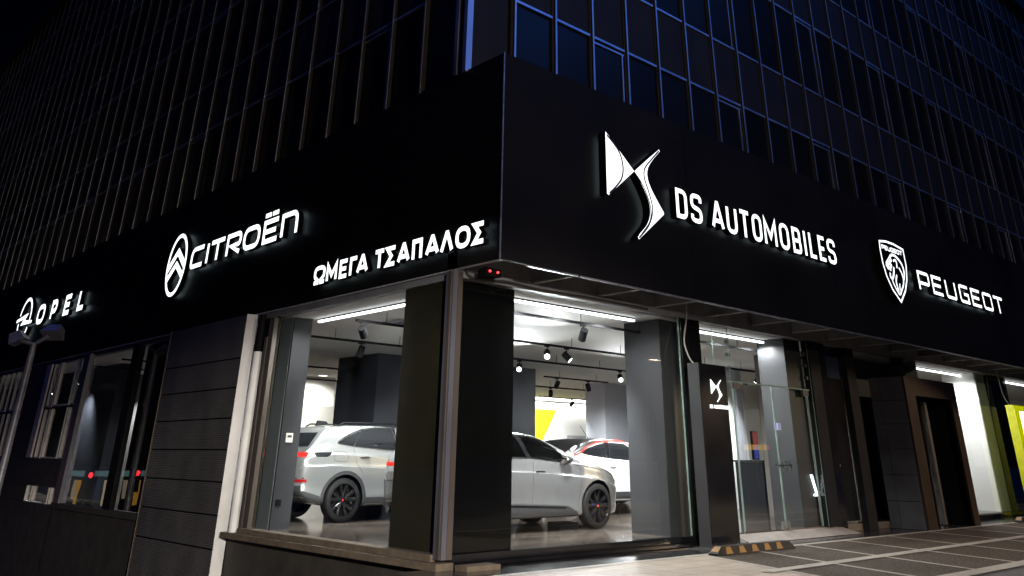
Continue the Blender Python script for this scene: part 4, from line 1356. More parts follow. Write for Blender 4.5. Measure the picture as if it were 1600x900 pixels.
class Body:
    def __init__(self, sp):
        self.sp = sp
        x0, x1 = sp['x0'], sp['x1']
        N = 110
        xs_ = []
        for i in range(N + 1):
            u = i / N
            u = 0.5 - 0.5 * math.cos(math.pi * u) if sp.get('cos', True) else u
            xs_.append(x0 + (x1 - x0) * u)
        verts = []
        faces = []
        first = None
        for x in xs_:
            dd = min(x - x0, x1 - x)
            sc = 1 - 0.13 * (1 - min(1, dd / 0.11)) ** 2
            zb = smooth_poly(sp['bottom'], x)
            zt = smooth_poly(sp['top'], x, sp.get('soft', 0.08))
            zs_ = min(smooth_poly(sp['belt'], x), zt - 0.015)
            w = smooth_poly(sp['width'], x, 0.08)
            hgt = max(zt - zs_, 0.0)
            ws = w - 0.025
            wr = ws - sp['tum'] * hgt - 0.02
            H_ = zs_ - zb
            c = [(0, zb), (w - .22, zb), (w - .06, zb + .02), (w - .022, zb + .09), (w - .026, zb + H_ * .34), (w - .004, zb + H_ * .60), (w + .004, zb + H_ * .745), (w + .002, zb + H_ * .765), (w - .014, zb + H_ * .80), (w - .018, zs_ - .03), (ws, zs_ - .008), (ws - .016 - .04 * min(1, hgt / .3), zs_ + hgt * .10 + .004), ((ws + wr) / 2 - .005, zs_ + hgt * .52), (wr + .012, zs_ + hgt * .86), (wr - .055, zs_ + hgt * .955), (wr * .55, zs_ + hgt * .99), (0, zt)]
            half = catmull([(a, b) for a, b in c], 5)
            zc = (zb + zt) / 2
            ring_ = [(p.x * sc, zc + (p.y - zc) * sc) for p in half]
            full = ring_ + [(-a, b) for a, b in ring_[-2:0:-1]]
            for a, b in full:
                verts.append((x, a, b))
            first = len(full)
        n = first
        for i in range(len(xs_) - 1):
            for k in range(n):
                k2 = (k + 1) % n
                faces.append((i * n + k, i * n + k2, (i + 1) * n + k2, (i + 1) * n + k))
        faces.append(tuple(range(n))[::-1])
        faces.append(tuple((len(xs_) - 1) * n + k for k in range(n)))
        self.v, self.f = verts, faces
        self.bvh = BVHTree.FromPolygons([Vector(v) for v in verts], faces)

    def mesh(self, name, mats):
        me = bpy.data.meshes.new(name)
        me.from_pydata(self.v, [], self.f)
        for m in mats:
            me.materials.append(m)
        bm = bmesh.new()
        bm.from_mesh(me)
        bmesh.ops.recalc_face_normals(bm, faces=bm.faces)
        bm.to_mesh(me)
        bm.free()
        for p in me.polygons:
            p.use_smooth = True
        return me

    def hit(self, axis, sgn, p, z, off):
        if axis == 'y':
            o_, d_ = Vector((p, 3.0 * sgn, z)), Vector((0, -sgn, 0))
        elif axis == 'x':
            o_, d_ = Vector((6.0 * sgn, p, z)), Vector((-sgn, 0, 0))
        else:
            o_, d_ = Vector((p, z, 4.0)), Vector((0, 0, -1))
        loc, nor, _, _ = self.bvh.ray_cast(o_, d_)
        if loc is None:
            loc, nor, _, _ = self.bvh.find_nearest(o_ + d_ * (3.0 if axis == 'y' else 4.0))
        if nor.dot(d_) > 0:
            nor = -nor
        return loc + nor * off

    def patch(self, mb, A, B, axis='y', sgn=-1, off=0.005, n=28, m=8, mi=0):
        def resample(P_, n_):
            P_ = [Vector(p) for p in P_]
            L = [0]
            for a, b in zip(P_[:-1], P_[1:]):
                L.append(L[-1] + (b - a).length)
            out = []
            for i in range(n_ + 1):
                s_ = L[-1] * i / n_
                for j in range(len(L) - 1):
                    if s_ <= L[j + 1] + 1e-9:
                        t_ = (s_ - L[j]) / max(1e-9, L[j + 1] - L[j])
                        out.append(P_[j].lerp(P_[j + 1], t_))
                        break
                else:
                    out.append(P_[-1])
            return out
        RA, RB = resample(A, n), resample(B, n)
        b0 = len(mb.v)
        for i in range(n + 1):
            for j in range(m + 1):
                q = RA[i].lerp(RB[i], j / m)
                mb.v.append(self.hit(axis, sgn, q.x, q.y, off))
        for i in range(n):
            for j in range(m):
                a = b0 + i * (m + 1) + j
                mb.face((a, a + 1, a + m + 2, a + m + 1), mi)

    def line(self, mb, P_, w=0.008, axis='y', sgn=-1, off=0.004):
        P_ = spline(P_, 5) if len(P_) > 2 else P_
        A, B = [], []
        for i in range(len(P_)):
            a, b = Vector(P_[max(0, i - 1)]), Vector(P_[min(len(P_) - 1, i + 1)])
            d = (b - a).normalized()
            nn = Vector((-d.y, d.x)) * w / 2
            A.append(tuple(Vector(P_[i]) + nn))
            B.append(tuple(Vector(P_[i]) - nn))
        self.patch(mb, A, B, axis, sgn, off, max(10, len(P_)), 1)


def wheel(parent, x, y, r, sgn, width=0.235, spokes=5, twin=True, cap=True):
    """sgn -1: outer face towards -y."""
    rr = r * 0.765
    prof = [(rr - .01, .5), (r * .80, .52), (r * .93, .5), (r * .985, .40), (r, .25), (r, -.25), (r * .985, -.40), (r * .93, -.5), (rr - .01, -.5)]
    prof = [(a, b * width) for a, b in prof]
    c = (x, y, r)
    w = MB().lathe(prof, 48, 0, 'y', c).build('wheel', M_rubber, parent, base=(0, 0, 0), smooth=True)
    yo = sgn * width * 0.5
    rim = MB()
    rim.lathe([(rr, sgn * -width * .5), (rr - .012, 0), (rr - .004, yo * .85), (rr + .006, yo * 1.0), (rr + .008, yo * .9)], 48, 0, 'y', c)
    rim.lathe([(rr - .012, yo * .1), (0.06, yo * .1)], 40, 0, 'y', c)
    rim.lathe([(0.055, yo * .1), (0.055, yo * .80), (0.001, yo * .82)], 24, 0, 'y', c)
    rim.build('rim', [M_rim], w, base=(0, 0, 0))
    sp_ = MB()
    for k in range(spokes):
        a0 = 2 * math.pi * k / spokes + math.pi / 2
        arms = ((-0.26, 0.036), (0.26, 0.036)) if twin else ((0.0, 0.05),)
        for da, hw in arms:
            a = a0 + da
            e = Vector((math.cos(a), 0, math.sin(a))) * (rr - .012)
            s_ = Vector((math.cos(a0), 0, math.sin(a0))) * 0.045
            d = (e - s_).normalized()
            nn = Vector((-d.z, 0, d.x))
            C_ = Vector(c)
            b = len(sp_.v)
            for (q, hw_, yy) in ((s_, hw * .75, .80), (s_.lerp(e, .55), hw * .72, .72), (e, hw, .86)):
                for u in (-1, 0, 1):
                    sp_.v.append(C_ + q + nn * hw_ * u + Vector((0, yo * (yy + (0.06 if u == 0 else -0.04)), 0)))
                for u in (-1, 1):
                    sp_.v.append(C_ + q + nn * hw_ * u + Vector((0, yo * (yy - .3), 0)))
            for i in range(2):
                o_ = b + 5 * i
                for (p, q2) in ((0, 1), (1, 2), (3, 0), (2, 4)):
                    sp_.face((o_ + p, o_ + q2, o_ + 5 + q2, o_ + 5 + p))
    sp_.build('spokes', [M_rimcut], w, base=(0, 0, 0))
    if cap:
        MB().lathe([(0.018, yo * .84), (0.001, yo * .86)], 16, 0, 'y', c).build('hub_cap', M_red, w, base=(0, 0, 0))
    return w


def finish_body(body, name, mats, parent, arches, r_arch, windows=()):
    """Cuts the wheel arches and the see-through window openings into the shell."""
    me = body.mesh(name, mats + [M_black])
    o = bpy.data.objects.new(name, me)
    COL.objects.link(o)
    cut = MB()
    wmax = max(p[1] for p in body.sp['width'])
    for (ax, rz) in arches:
        for sgn in (-1, 1):
            n = 40
            b = len(cut.v)
            for yy in (sgn * (wmax - .36), sgn * (wmax + .3)):
                for k in range(n):
                    t_ = 2 * math.pi * k / n
                    cut.v.append(Vector((ax + r_arch * math.cos(t_), yy, rz + r_arch * math.sin(t_))))
            for k in range(n):
                k2 = (k + 1) % n
                cut.face((b + k, b + k2, b + n + k2, b + n + k))
            cut.face(range(b, b + n))
            cut.face(range(b + n, b + 2 * n))
    for poly in windows:
        cut.prism(poly, lambda p: (p[0], -1.3, p[1]), lambda p: (p[0], 1.3, p[1]))
    co = cut.build('cutter', [M_black])
    md = o.modifiers.new('cut', 'BOOLEAN')
    md.operation = 'DIFFERENCE'
    md.object = co
    md.solver = 'EXACT'
    try:
        md.material_mode = 'TRANSFER'
    except Exception:
        pass
    dg = bpy.context.evaluated_depsgraph_get()
    dg.update()
    new = bpy.data.meshes.new_from_object(o.evaluated_get(dg))
    o.modifiers.clear()
    o.data = new
    bpy.data.objects.remove(co)
    try:
        new.set_sharp_from_angle(angle=R(32))
    except Exception:
        pass
    o.parent = parent
    return o


def mirror(parent, x, z, y, mats, sgn=-1):
    mb = MB()
    # rounded shell facing forward with a flat glass behind
    b = 0
    ns = 12
    for i in range(7):
        u = i / 6
        rad = math.sin(math.pi * (0.12 + 0.5 * (1 - u) * 0.76)) if i < 6 else 0.35
        xx = x - 0.10 + 0.22 * u
        sc = [1.0, 1.0, .97, .9, .78, .6, .25][i]
        for k in range(ns):
            t_ = 2 * math.pi * k / ns
            mb.v.append(Vector((xx, y + sgn * (0.10 + 0.115 * sc * math.cos(t_)), z + 0.075 * sc * math.sin(t_))))
    for i in range(6):
        for k in range(ns):
            k2 = (k + 1) % ns
            mb.face((i * ns + k, i * ns + k2, (i + 1) * ns + k2, (i + 1) * ns + k), 0)
    mb.face(range(ns), 1)
    mb.face([6 * ns + k for k in range(ns)], 0)
    mb.tube([(x + 0.02, y + sgn * 0.02, z - 0.06), (x + 0.02, y - sgn * 0.10, z - 0.10)], 0.028, 8, 2)
    return mb.build('mirror', mats + [M_chrome, M_plastic], parent, base=(0, 0, 0), smooth=True)


def both(fn):
    for s_ in (-1, 1):
        fn(s_)


# ---- pearl grey family car, rear three-quarter view
car = thing('parked_car', 'pearl grey family car showing its lit red tail lamp and rear wheel', 'car', (2.12, 6.56, 0), 'cars in the showroom')
sp = dict(x0=-0.94, x1=3.66, tum=0.40, soft=0.07,
          top=[(-.94, .98), (-.86, 1.09), (-.74, 1.20), (-.44, 1.52), (-.30, 1.585), (.2, 1.625), (.8, 1.64), (1.35, 1.625), (1.75, 1.54), (2.6, 1.10), (3.2, 1.0), (3.5, .90), (3.66, .78)],
          belt=[(-.94, .96), (-.8, 1.06), (-.3, 1.12), (.3, 1.10), (1.4, 1.06), (2.4, 1.0), (3.2, .90), (3.66, .72)],
          bottom=[(-.94, .50), (-.75, .37), (-.5, .29), (.5, .25), (2.3, .25), (3.3, .26), (3.66, .34)],
          width=[(-.94, .70), (-.86, .82), (-.7, .885), (-.4, .93), (0, .945), (2.7, .945), (3.1, .91), (3.45, .80), (3.66, .62)])
bd = Body(sp)
finish_body(bd, 'body', [M_paint7], car, [(0, .365), (2.73, .365)], 0.415)
for x in (0, 2.73):
    for s_ in (-1, 1):
        wheel(car, x, s_ * 0.815, .362, s_, 0.235, 5, True)


def car7_side(s_):
    mb = MB()
    bd.patch(mb, [(-.15, 1.30), (.18, 1.255), (.6, 1.225), (1.15, 1.19)], [(-.15, 1.305), (-.02, 1.38), (.27, 1.49), (.40, 1.53), (.73, 1.565), (1.18, 1.575)], 'y', s_)
    mb.build('side_window', M_tint, car, base=(0, 0, 0), smooth=True)
    mb = MB()
    bd.patch(mb, [(1.22, 1.185), (2.15, 1.12)], [(1.24, 1.575), (1.55, 1.53), (1.85, 1.40), (2.12, 1.20)], 'y', s_)
    mb.build('side_window', M_tint, car, base=(0, 0, 0), smooth=True)
    mb = MB()
    bd.line(mb, [(-.17, 1.30), (-.03, 1.39), (.27, 1.505), (.42, 1.545), (.75, 1.58), (1.2, 1.59)], .016, 'y', s_, .007)
    bd.line(mb, [(-.16, 1.29), (.2, 1.245), (.7, 1.21), (1.2, 1.175)], .014, 'y', s_, .007)
    bd.line(mb, [(.18, 1.25), (.36, 1.52)], .022, 'y', s_, .008)
    bd.line(mb, [(1.19, 1.18), (1.10, 1.58)], .018, 'y', s_, .008)
    mb.build('window_trim', M_chrome, car, base=(0, 0, 0), smooth=True)
    # black cladding: arches, sill, rear corner
    mb = MB()
    for ax in (0, 2.73):
        A = [(ax + .415 * math.cos(R(a)), .365 + .415 * math.sin(R(a))) for a in range(-14, 196, 7)]
        B = [(ax + .475 * math.cos(R(a)), .365 + .475 * math.sin(R(a))) for a in range(-14, 196, 7)]
        bd.patch(mb, A, B, 'y', s_, .012, 40, 2)
    bd.patch(mb, [(.46, .30), (2.28, .30)], [(.47, .40), (2.27, .40)], 'y', s_, .010, 20, 3)
    bd.patch(mb, [(-.86, .42), (-.46, .31)], [(-.80, .52), (-.48, .43)], 'y', s_, .010, 10, 4)
    mb.build('wheel_arch_cladding', M_plastic, car, base=(0, 0, 0), smooth=True)
    mb = MB()
    bd.patch(mb, [(-.62, 1.065), (-.40, 1.065), (-.30, 1.13)], [(-.62, 1.135), (-.45, 1.14), (-.29, 1.14)], 'y', s_, .006, 10, 4)
    mb.build('lamp_tip', M_tint, car, base=(0, 0, 0))
    mb = MB()
    bd.line(mb, [(.18, 1.24), (.20, 1.0), (.36, .80)], .006, 'y', s_, .003)
    bd.line(mb, [(1.13, 1.17), (1.12, .42)], .007, 'y', s_, .003)
    bd.line(mb, [(-.47, 1.25), (-.56, 1.16)], .007, 'y', s_, .003)
    bd.line(mb, [(-.26, 1.02), (-.26, 1.14), (-.22, 1.16), (-.02, 1.15), (.02, 1.12), (.02, 1.02), (-.02, .99), (-.22, 1.0), (-.26, 1.02)], .005, 'y', s_, .003)
    mb.build('panel_gap', M_coldark, car, base=(0, 0, 0))
    mb = MB()
    p = [bd.hit('y', s_, x, z, o_) for x, z, o_ in ((.28, 1.055, .0), (.33, 1.06, .03), (.45, 1.065, .03), (.50, 1.063, .0))]
    mb.tube(p, [.012, .016, .016, .012], 8)
    mb.build('door_handle', M_chrome, car, base=(0, 0, 0), smooth=True)
    rr_ = MB().tube([(-.05, s_ * .62, 1.605), (.05, s_ * .62, 1.655), (1.2, s_ * .625, 1.67), (1.3, s_ * .625, 1.63)], .013, 8)
    rr_.build('roof_rail', M_black, car, base=(0, 0, 0))


both(car7_side)
mb = MB()
bd.patch(mb, [(-.70, 1.235), (.70, 1.235)], [(-.60, 1.47), (.60, 1.47)], 'x', -1, .006, 20, 8)
mb.build('rear_window', M_tint, car, base=(0, 0, 0), smooth=True)
for s_ in (-1, 1):
    mb = MB()
    bd.patch(mb, [(s_ * .12, 1.06), (s_ * .80, 1.06)], [(s_ * .12, 1.135), (s_ * .80, 1.135)], 'x', -1, .006, 24, 4)
    mb.build('tail_lamp', M_redlamp, car, base=(0, 0, 0))
    mb = MB()
    bd.patch(mb, [(s_ * .60, .655), (s_ * .845, .655)], [(s_ * .60, .70), (s_ * .845, .70)], 'x', -1, .008, 12, 3)
    mb.build('reflector', M_redlens, car, base=(0, 0, 0))
mb = MB()
bd.patch(mb, [(-.82, .43), (.82, .43)], [(-.80, .60), (.80, .60)], 'x', -1, .010, 24, 5)
mb.build('rear_valance', M_plastic, car, base=(0, 0, 0), smooth=True)
mb = MB()
bd.line(mb, [(-.83, .72), (0, .725), (.83, .72)], .022, 'x', -1, .012)
bd.line(mb, [(-.70, 1.06), (-.66, .86), (-.5, .79), (0, .785), (.5, .79), (.66, .86), (.70, 1.06)], .008, 'x', -1, .003)
mb.build('bumper_edge', M_coldark, car, base=(0, 0, 0))
mb = MB()
FB = lambda s__, t__, d: tuple(bd.hit('x', -1, s__ * -1, t__, .006 - d))
x = 0.50
for ch, w in (('D', .045), ('S', .045)):
    glyph(mb, ch, x, x + w, .885, .935, .011, FB, 0, .003)
    x += w + .012
ribbon(mb, [(x, .93), (x + .04, .93), (x + .015, .885)], .011, False, FB, 0, .003)
mb.build('badge', M_black, car, base=(0, 0, 0))
MB().prism([(-.20, 1.60), (.10, 1.63), (.02, 1.69), (-.16, 1.70)], lambda p: (p[0], -.02, p[1]), lambda p: (p[0], .02, p[1])).build('antenna_fin', M_black, car, base=(0, 0, 0))
mb = MB()
bd.patch(mb, [(-.66, 1.14), (.66, 1.14)], [(-.58, 1.50), (.58, 1.50)], 'x', 1, .006, 20, 8)
mb.build('windscreen', M_tint, car, base=(0, 0, 0), smooth=True)
for s_ in (-1, 1):
    mb = MB()
    bd.patch(mb, [(s_ * .45, .72), (s_ * .80, .72)], [(s_ * .45, .82), (s_ * .80, .82)], 'x', 1, .006, 12, 4)
    mb.build('headlight', M_chrome, car, base=(0, 0, 0))
mb = MB()
bd.patch(mb, [(-.40, .45), (.40, .45)], [(-.44, .75), (.44, .75)], 'x', 1, .006, 12, 6)
mb.build('grille', M_black, car, base=(0, 0, 0))

# ---- silver hatchback, front wheel and nose towards the entrance
car = thing('parked_car', 'silver hatchback with a black sill in the right shop window', 'car', (2.255, 2.90, 0), 'cars in the showroom')
sp = dict(x0=-0.74, x1=3.58, tum=0.42, soft=0.07,
          top=[(-.74, .86), (-.68, 1.02), (-.55, 1.16), (-.30, 1.33), (.0, 1.43), (.5, 1.485), (.95, 1.49), (1.28, 1.46), (1.6, 1.36), (1.95, 1.22), (2.35, 1.06), (2.75, .985), (3.1, .90), (3.35, .80), (3.58, .68)],
          belt=[(-.74, .84), (-.6, 1.02), (-.1, 1.09), (.7, 1.09), (1.3, 1.07), (1.9, 1.02), (2.3, .99), (2.75, .925), (3.1, .84), (3.4, .74), (3.58, .62)],
          bottom=[(-.74, .42), (-.55, .28), (-.3, .22), (.5, .20), (2.2, .20), (3.1, .20), (3.45, .22), (3.58, .30)],
          width=[(-.74, .62), (-.66, .76), (-.5, .85), (-.2, .905), (.2, .92), (2.75, .92), (3.05, .885), (3.3, .78), (3.45, .68), (3.58, .50)])
bd = Body(sp)
W1 = [(1.13, 1.085), (1.99, 1.03), (1.96, 1.09), (1.80, 1.185), (1.58, 1.295), (1.37, 1.375), (1.12, 1.42), (.93, 1.42)]
W2 = [(1.05, 1.09), (.85, 1.42), (.3, 1.415), (-.05, 1.34), (-.28, 1.20), (-.25, 1.13)]
finish_body(bd, 'body', [M_paint4], car, [(0, .35), (2.70, .35)], 0.405, (W1, W2))
for x in (0, 2.70):
    for s_ in (-1, 1):
        wheel(car, x, s_ * 0.80, .352, s_, 0.225, 5, True)


def car4_side(s_):
    for A, B in (([(1.13, 1.085), (1.99, 1.03)], [(.93, 1.42), (1.12, 1.42), (1.37, 1.375), (1.58, 1.295), (1.80, 1.185), (1.985, 1.05)]),
                 ([(-.25, 1.13), (1.05, 1.09)], [(-.28, 1.20), (-.05, 1.34), (.3, 1.415), (.85, 1.42)])):
        mb = MB()
        bd.patch(mb, A, B, 'y', s_, -.004)
        mb.build('side_window', glass('car_glass', (0.84, 0.88, 0.86), 1.5), car, base=(0, 0, 0), smooth=True)
    mb = MB()
    bd.patch(mb, [(1.05, 1.08), (1.14, 1.08)], [(.84, 1.43), (.94, 1.43)], 'y', s_, .006, 4, 10)
    bd.line(mb, [(.3, 1.425), (.9, 1.432), (1.12, 1.43), (1.37, 1.385), (1.58, 1.305), (1.80, 1.195), (2.0, 1.06)], .022, 'y', s_, .006)
    bd.line(mb, [(.3, 1.085), (1.1, 1.078), (2.0, 1.02)], .02, 'y', s_, .006)
    bd.patch(mb, [(1.80, 1.04), (2.02, 1.025)], [(1.86, 1.16), (2.03, 1.05)], 'y', s_, .006, 6, 6)
    mb.build('window_surround', M_blackgloss, car, base=(0, 0, 0), smooth=True)
    mb = MB()
    bd.patch(mb, [(.42, .24), (2.2, .235)], [(.40, .43), (1.2, .405), (1.94, .37), (2.19, .275)], 'y', s_, .010, 30, 5)
    mb.build('sill_cladding', M_plastic, car, base=(0, 0, 0), smooth=True)
    mb = MB()
    bd.line(mb, [(.45, .395), (1.2, .372), (1.9, .345)], .022, 'y', s_, .016)
    mb.build('sill_trim', M_blackgloss, car, base=(0, 0, 0), smooth=True)
    mb = MB()
    bd.line(mb, [(1.14, 1.07), (1.135, .8), (1.13, .3)], .006, 'y', s_, .003)
    bd.line(mb, [(2.05, 1.01), (2.25, .92), (2.27, .66), (2.20, .33)], .006, 'y', s_, .003)
    bd.line(mb, [(2.05, 1.0), (2.6, .935), (3.1, .86)], .006, 'y', s_, .003)
    mb.build('panel_gap', M_coldark, car, base=(0, 0, 0))
    mb = MB()
    bd.patch(mb, [(1.19, .868), (1.42, .872)], [(1.21, .898), (1.41, .892)], 'y', s_, .006, 8, 3)
    mb.build('door_handle', M_black, car, base=(0, 0, 0))
    mb = MB()
    bd.patch(mb, [(3.14, .835), (3.28, .755), (3.46, .69)], [(3.15, .875), (3.28, .825), (3.45, .755)], 'y', s_, .006, 14, 4)
    mb.build('headlight', M_tint, car, base=(0, 0, 0))
    mirror(car, 1.86, 1.07, s_ * .88, [M_plastic], s_)


both(car4_side)
mb = MB()
bd.patch(mb, [(-.62, 1.06), (.62, 1.06)], [(-.52, 1.36), (.52, 1.36)], 'x', 1, .006, 20, 8)
mb.build('windscreen', M_tint, car, base=(0, 0, 0), smooth=True)
mb = MB()
bd.patch(mb, [(-.56, 1.13), (.56, 1.13)], [(-.48, 1.34), (.48, 1.34)], 'x', -1, .006, 20, 6)
mb.build('rear_window', M_tint, car, base=(0, 0, 0), smooth=True)
for s_ in (-1, 1):
    mb = MB()
    bd.patch(mb, [(s_ * .30, .94), (s_ * .66, .955), (s_ * .80, .97)], [(s_ * .30, .985), (s_ * .66, 1.01), (s_ * .80, 1.03)], 'x', -1, .006, 16, 4)
    mb.build('tail_lamp', M_redlamp, car, base=(0, 0, 0))
    MB().tube([(-.70, s_ * .52, .33), (-.58, s_ * .52, .33)], .05, 14).build('exhaust_trim', M_chrome, car, base=(0, 0, 0))
mb = MB()
bd.patch(mb, [(-.70, .32), (.70, .32)], [(-.72, .43), (.72, .43)], 'x', -1, .010, 20, 4)
mb.build('rear_valance', M_plastic, car, base=(0, 0, 0), smooth=True)
mb = MB()
bd.line(mb, [(-.78, .47), (0, .475), (.78, .47)], .014, 'x', -1, .012)
bd.line(mb, [(-.80, .735), (0, .74), (.80, .735)], .012, 'x', -1, .008)
mb.build('bumper_edge', M_coldark, car, base=(0, 0, 0))
mb = MB()
bd.patch(mb, [(-.45, .30), (.45, .30)], [(-.48, .62), (.48, .62)], 'x', 1, .006, 12, 6)
mb.build('grille', M_black, car, base=(0, 0, 0))
st = MB()
for y in (-.36, .36):
    st.box(.95, y - .2, .9, 1.08, y + .2, 1.08).box(.96, y - .11, 1.09, 1.05, y + .11, 1.27)
st.build('seat_headrest', M_plastic, car, base=(0, 0, 0))

# ---- white crossover with black roof and red roof line
car = thing('parked_car', 'white crossover with black roof and red roof line behind the silver car', 'car', (7.25, 5.33, 0), 'cars in the showroom')
sp = dict(x0=-0.74, x1=3.40, tum=0.40, soft=0.07,
          top=[(-.74, .90), (-.66, 1.02), (-.5, 1.12), (-.25, 1.23), (.05, 1.37), (.35, 1.47), (.8, 1.505), (1.4, 1.50), (1.75, 1.44), (2.5, 1.06), (3.0, .97), (3.3, .88), (3.40, .76)],
          belt=[(-.74, .88), (-.5, 1.08), (.1, 1.12), (.7, 1.09), (1.5, 1.05), (2.4, .99), (3.0, .90), (3.40, .72)],
          bottom=[(-.74, .46), (-.5, .32), (0, .25), (2.6, .25), (3.2, .26), (3.40, .34)],
          width=[(-.74, .66), (-.64, .78), (-.4, .86), (0, .885), (2.55, .885), (3.0, .84), (3.25, .72), (3.40, .55)])
bd = Body(sp)
finish_body(bd, 'body', [M_paintw], car, [(0, .34), (2.56, .34)], 0.39)
for x in (0, 2.56):
    for s_ in (-1, 1):
        wheel(car, x, s_ * .77, .34, s_, .215, 5, False, False)


def carm_side(s_):
    mb = MB()
    bd.patch(mb, [(-.08, 1.205), (.17, 1.16), (.5, 1.125), (.76, 1.105)], [(-.07, 1.21), (.24, 1.305), (.6, 1.38), (.80, 1.41)], 'y', s_)
    mb.build('side_window', M_tint, car, base=(0, 0, 0), smooth=True)
    mb = MB()
    bd.patch(mb, [(.88, 1.095), (1.5, 1.06), (2.1, 1.03)], [(.96, 1.42), (1.5, 1.40), (2.08, 1.08)], 'y', s_)
    mb.build('side_window', M_tint, car, base=(0, 0, 0), smooth=True)
    mb = MB()
    bd.patch(mb, [(-.24, 1.165), (.2, 1.315), (.57, 1.405), (.9, 1.435), (1.5, 1.43), (2.1, 1.10)], [(-.28, 1.21), (.1, 1.40), (.4, 1.465), (.9, 1.485), (1.5, 1.475), (2.1, 1.14)], 'y', s_, .005, 40, 6)
    bd.patch(mb, [(.765, 1.10), (.875, 1.095)], [(.805, 1.42), (.955, 1.425)], 'y', s_, .006, 4, 8)
    mb.build('roof_side', M_paintk, car, base=(0, 0, 0), smooth=True)
    mb = MB()
    bd.line(mb, [(-.26, 1.15), (-.1, 1.185), (.2, 1.318), (.57, 1.408), (.9, 1.438), (1.5, 1.432), (2.1, 1.10)], .030, 'y', s_, .010)
    mb.build('roof_line', M_red, car, base=(0, 0, 0), smooth=True)
    mb = MB()
    bd.line(mb, [(.84, 1.09), (.84, .5)], .007, 'y', s_, .003)
    mb.build('panel_gap', M_coldark, car, base=(0, 0, 0))
    mb = MB()
    p = [bd.hit('y', s_, x, z, o_) for x, z, o_ in ((.80, .93, .0), (.85, .935, .03), (.98, .94, .03), (1.03, .94, .0))]
    mb.tube(p, [.012, .016, .016, .012], 8)
    mb.build('door_handle', M_paintw, car, base=(0, 0, 0), smooth=True)
    mb = MB()
    bd.patch(mb, [(.35, .27), (2.2, .27)], [(.38, .45), (2.18, .45)], 'y', s_, .010, 20, 3)
    mb.build('sill_cladding', M_plastic, car, base=(0, 0, 0), smooth=True)
    mb = MB()
    bd.patch(mb, [(-.55, .98), (-.40, 1.0)], [(-.55, 1.06), (-.40, 1.05)], 'y', s_, .006, 6, 4)
    mb.build('tail_lamp', M_redlens, car, base=(0, 0, 0))
    mb = MB()
    bd.patch(mb, [(s_ * .45, .78), (s_ * .74, .78)], [(s_ * .45, .84), (s_ * .74, .85)], 'x', 1, .006, 10, 3)
    mb.build('headlight', M_chrome, car, base=(0, 0, 0))


both(carm_side)
mb = MB()
bd.patch(mb, [(-.62, -.30), (-.62, .4), (-.60, 1.6)], [(.62, -.30), (.62, .4), (.60, 1.6)], 'z', 1, .006, 5, 5)
mb.v.clear(); mb.f.clear(); mb.m.clear()
bd.patch(mb, [(-.30, -.60), (.35, -.58), (1.65, -.58)], [(-.30, .60), (.35, .58), (1.65, .58)], 'z', 1, .006, 40, 20)
mb.build('roof', M_paintk, car, base=(0, 0, 0), smooth=True)
mb = MB()
bd.patch(mb, [(-.62, 1.09), (.62, 1.09)], [(-.56, 1.40), (.56, 1.40)], 'x', 1, .008, 16, 6)
mb.build('windscreen', M_tint, car, base=(0, 0, 0), smooth=True)
MB().tube([(.75, -.30, 1.50), (.48, -.30, 1.76)], [.009, .004], 6).build('antenna', M_black, car, base=(0, 0, 0))

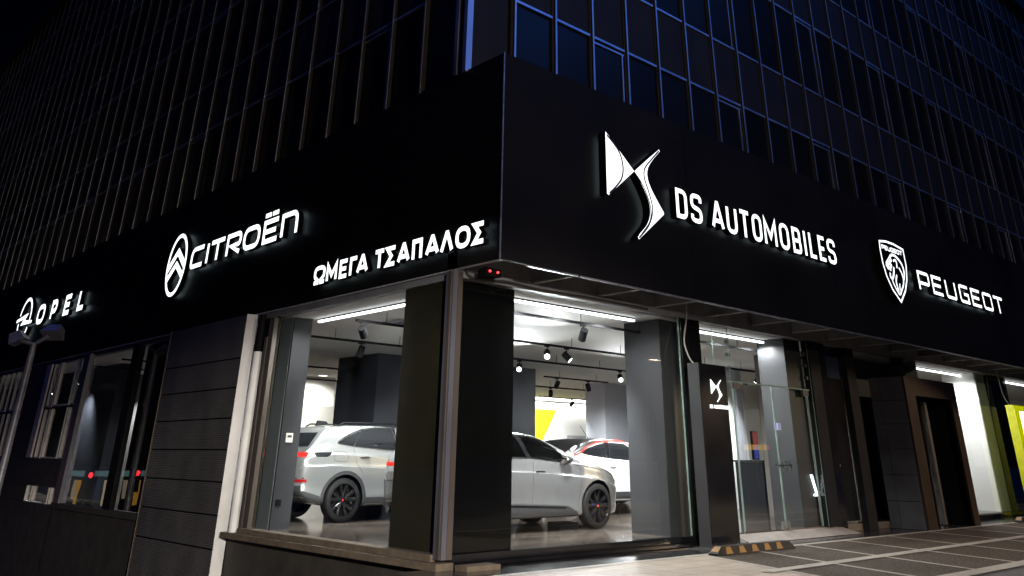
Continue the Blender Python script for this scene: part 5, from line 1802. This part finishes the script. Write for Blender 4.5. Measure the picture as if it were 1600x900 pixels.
# ---- plain white cars deeper inside
def white_car(loc, rot, label):
    car = thing('parked_car', label, 'car', (0, 0, 0), 'cars in the showroom')
    sp = dict(x0=-0.75, x1=3.30, tum=0.42, soft=0.07,
              top=[(-.75, .88), (-.66, 1.02), (-.5, 1.12), (-.2, 1.32), (.1, 1.43), (.6, 1.47), (1.1, 1.46), (1.45, 1.38), (2.3, 1.03), (2.8, .94), (3.15, .84), (3.30, .70)],
              belt=[(-.75, .86), (-.5, 1.03), (.2, 1.05), (1.4, .98), (2.3, .94), (2.9, .84), (3.30, .66)],
              bottom=[(-.75, .42), (-.5, .28), (0, .22), (2.5, .22), (3.1, .22), (3.30, .30)],
              width=[(-.75, .64), (-.64, .76), (-.4, .84), (0, .87), (2.5, .87), (2.9, .82), (3.15, .70), (3.30, .52)])
    bd = Body(sp)
    finish_body(bd, 'body', [M_paintw], car, [(0, .32), (2.53, .32)], 0.37)
    for x in (0, 2.53):
        for s_ in (-1, 1):
            wheel(car, x, s_ * .76, .32, s_, .205, 5, False, False)
    for s_ in (-1, 1):
        mb = MB()
        bd.patch(mb, [(-.2, 1.12), (.74, 1.06)], [(-.15, 1.20), (.2, 1.36), (.78, 1.39)], 'y', s_)
        mb.build('side_window', M_tint, car, base=(0, 0, 0), smooth=True)
        mb = MB()
        bd.patch(mb, [(.84, 1.05), (1.95, .99)], [(.86, 1.39), (1.2, 1.36), (1.9, 1.05)], 'y', s_)
        mb.build('side_window', M_tint, car, base=(0, 0, 0), smooth=True)
        mb = MB()
        bd.patch(mb, [(s_ * .42, .74), (s_ * .72, .76)], [(s_ * .42, .81), (s_ * .72, .84)], 'x', 1, .006, 10, 3)
        mb.build('headlight', M_chrome, car, base=(0, 0, 0))
        mb = MB()
        bd.patch(mb, [(s_ * .5, .90), (s_ * .78, .92)], [(s_ * .5, .98), (s_ * .78, 1.0)], 'x', -1, .006, 10, 3)
        mb.build('tail_lamp', M_redlens, car, base=(0, 0, 0))
        mirror(car, 1.85, 1.04, s_ * .84, [M_paintw], s_)
    mb = MB()
    bd.patch(mb, [(-.60, 1.02), (.60, 1.02)], [(-.52, 1.36), (.52, 1.36)], 'x', 1, .008, 16, 6)
    mb.build('windscreen', M_tint, car, base=(0, 0, 0), smooth=True)
    mb = MB()
    bd.patch(mb, [(-.58, 1.12), (.58, 1.12)], [(-.50, 1.34), (.50, 1.34)], 'x', -1, .008, 16, 6)
    mb.build('rear_window', M_tint, car, base=(0, 0, 0), smooth=True)
    mb = MB()
    bd.patch(mb, [(-.45, .32), (.45, .32)], [(-.48, .58), (.48, .58)], 'x', 1, .008, 12, 5)
    mb.build('grille', M_black, car, base=(0, 0, 0))
    MB().tube([(.55, -.1, 1.46), (.30, -.1, 1.70)], [.008, .004], 6).build('antenna', M_black, car, base=(0, 0, 0))
    car.location = loc
    car.rotation_euler = (0, 0, rot)
    return car


white_car((10.0, 7.3, 0), 0, 'small white hatchback roof just visible behind the red lined crossover')
white_car((24.6, 3.5, 0), math.pi, 'white hatchback behind the white column beyond the portal')

# helper property is only needed while building
for o in bpy.data.objects:
    if '_org' in o:
        del o['_org']
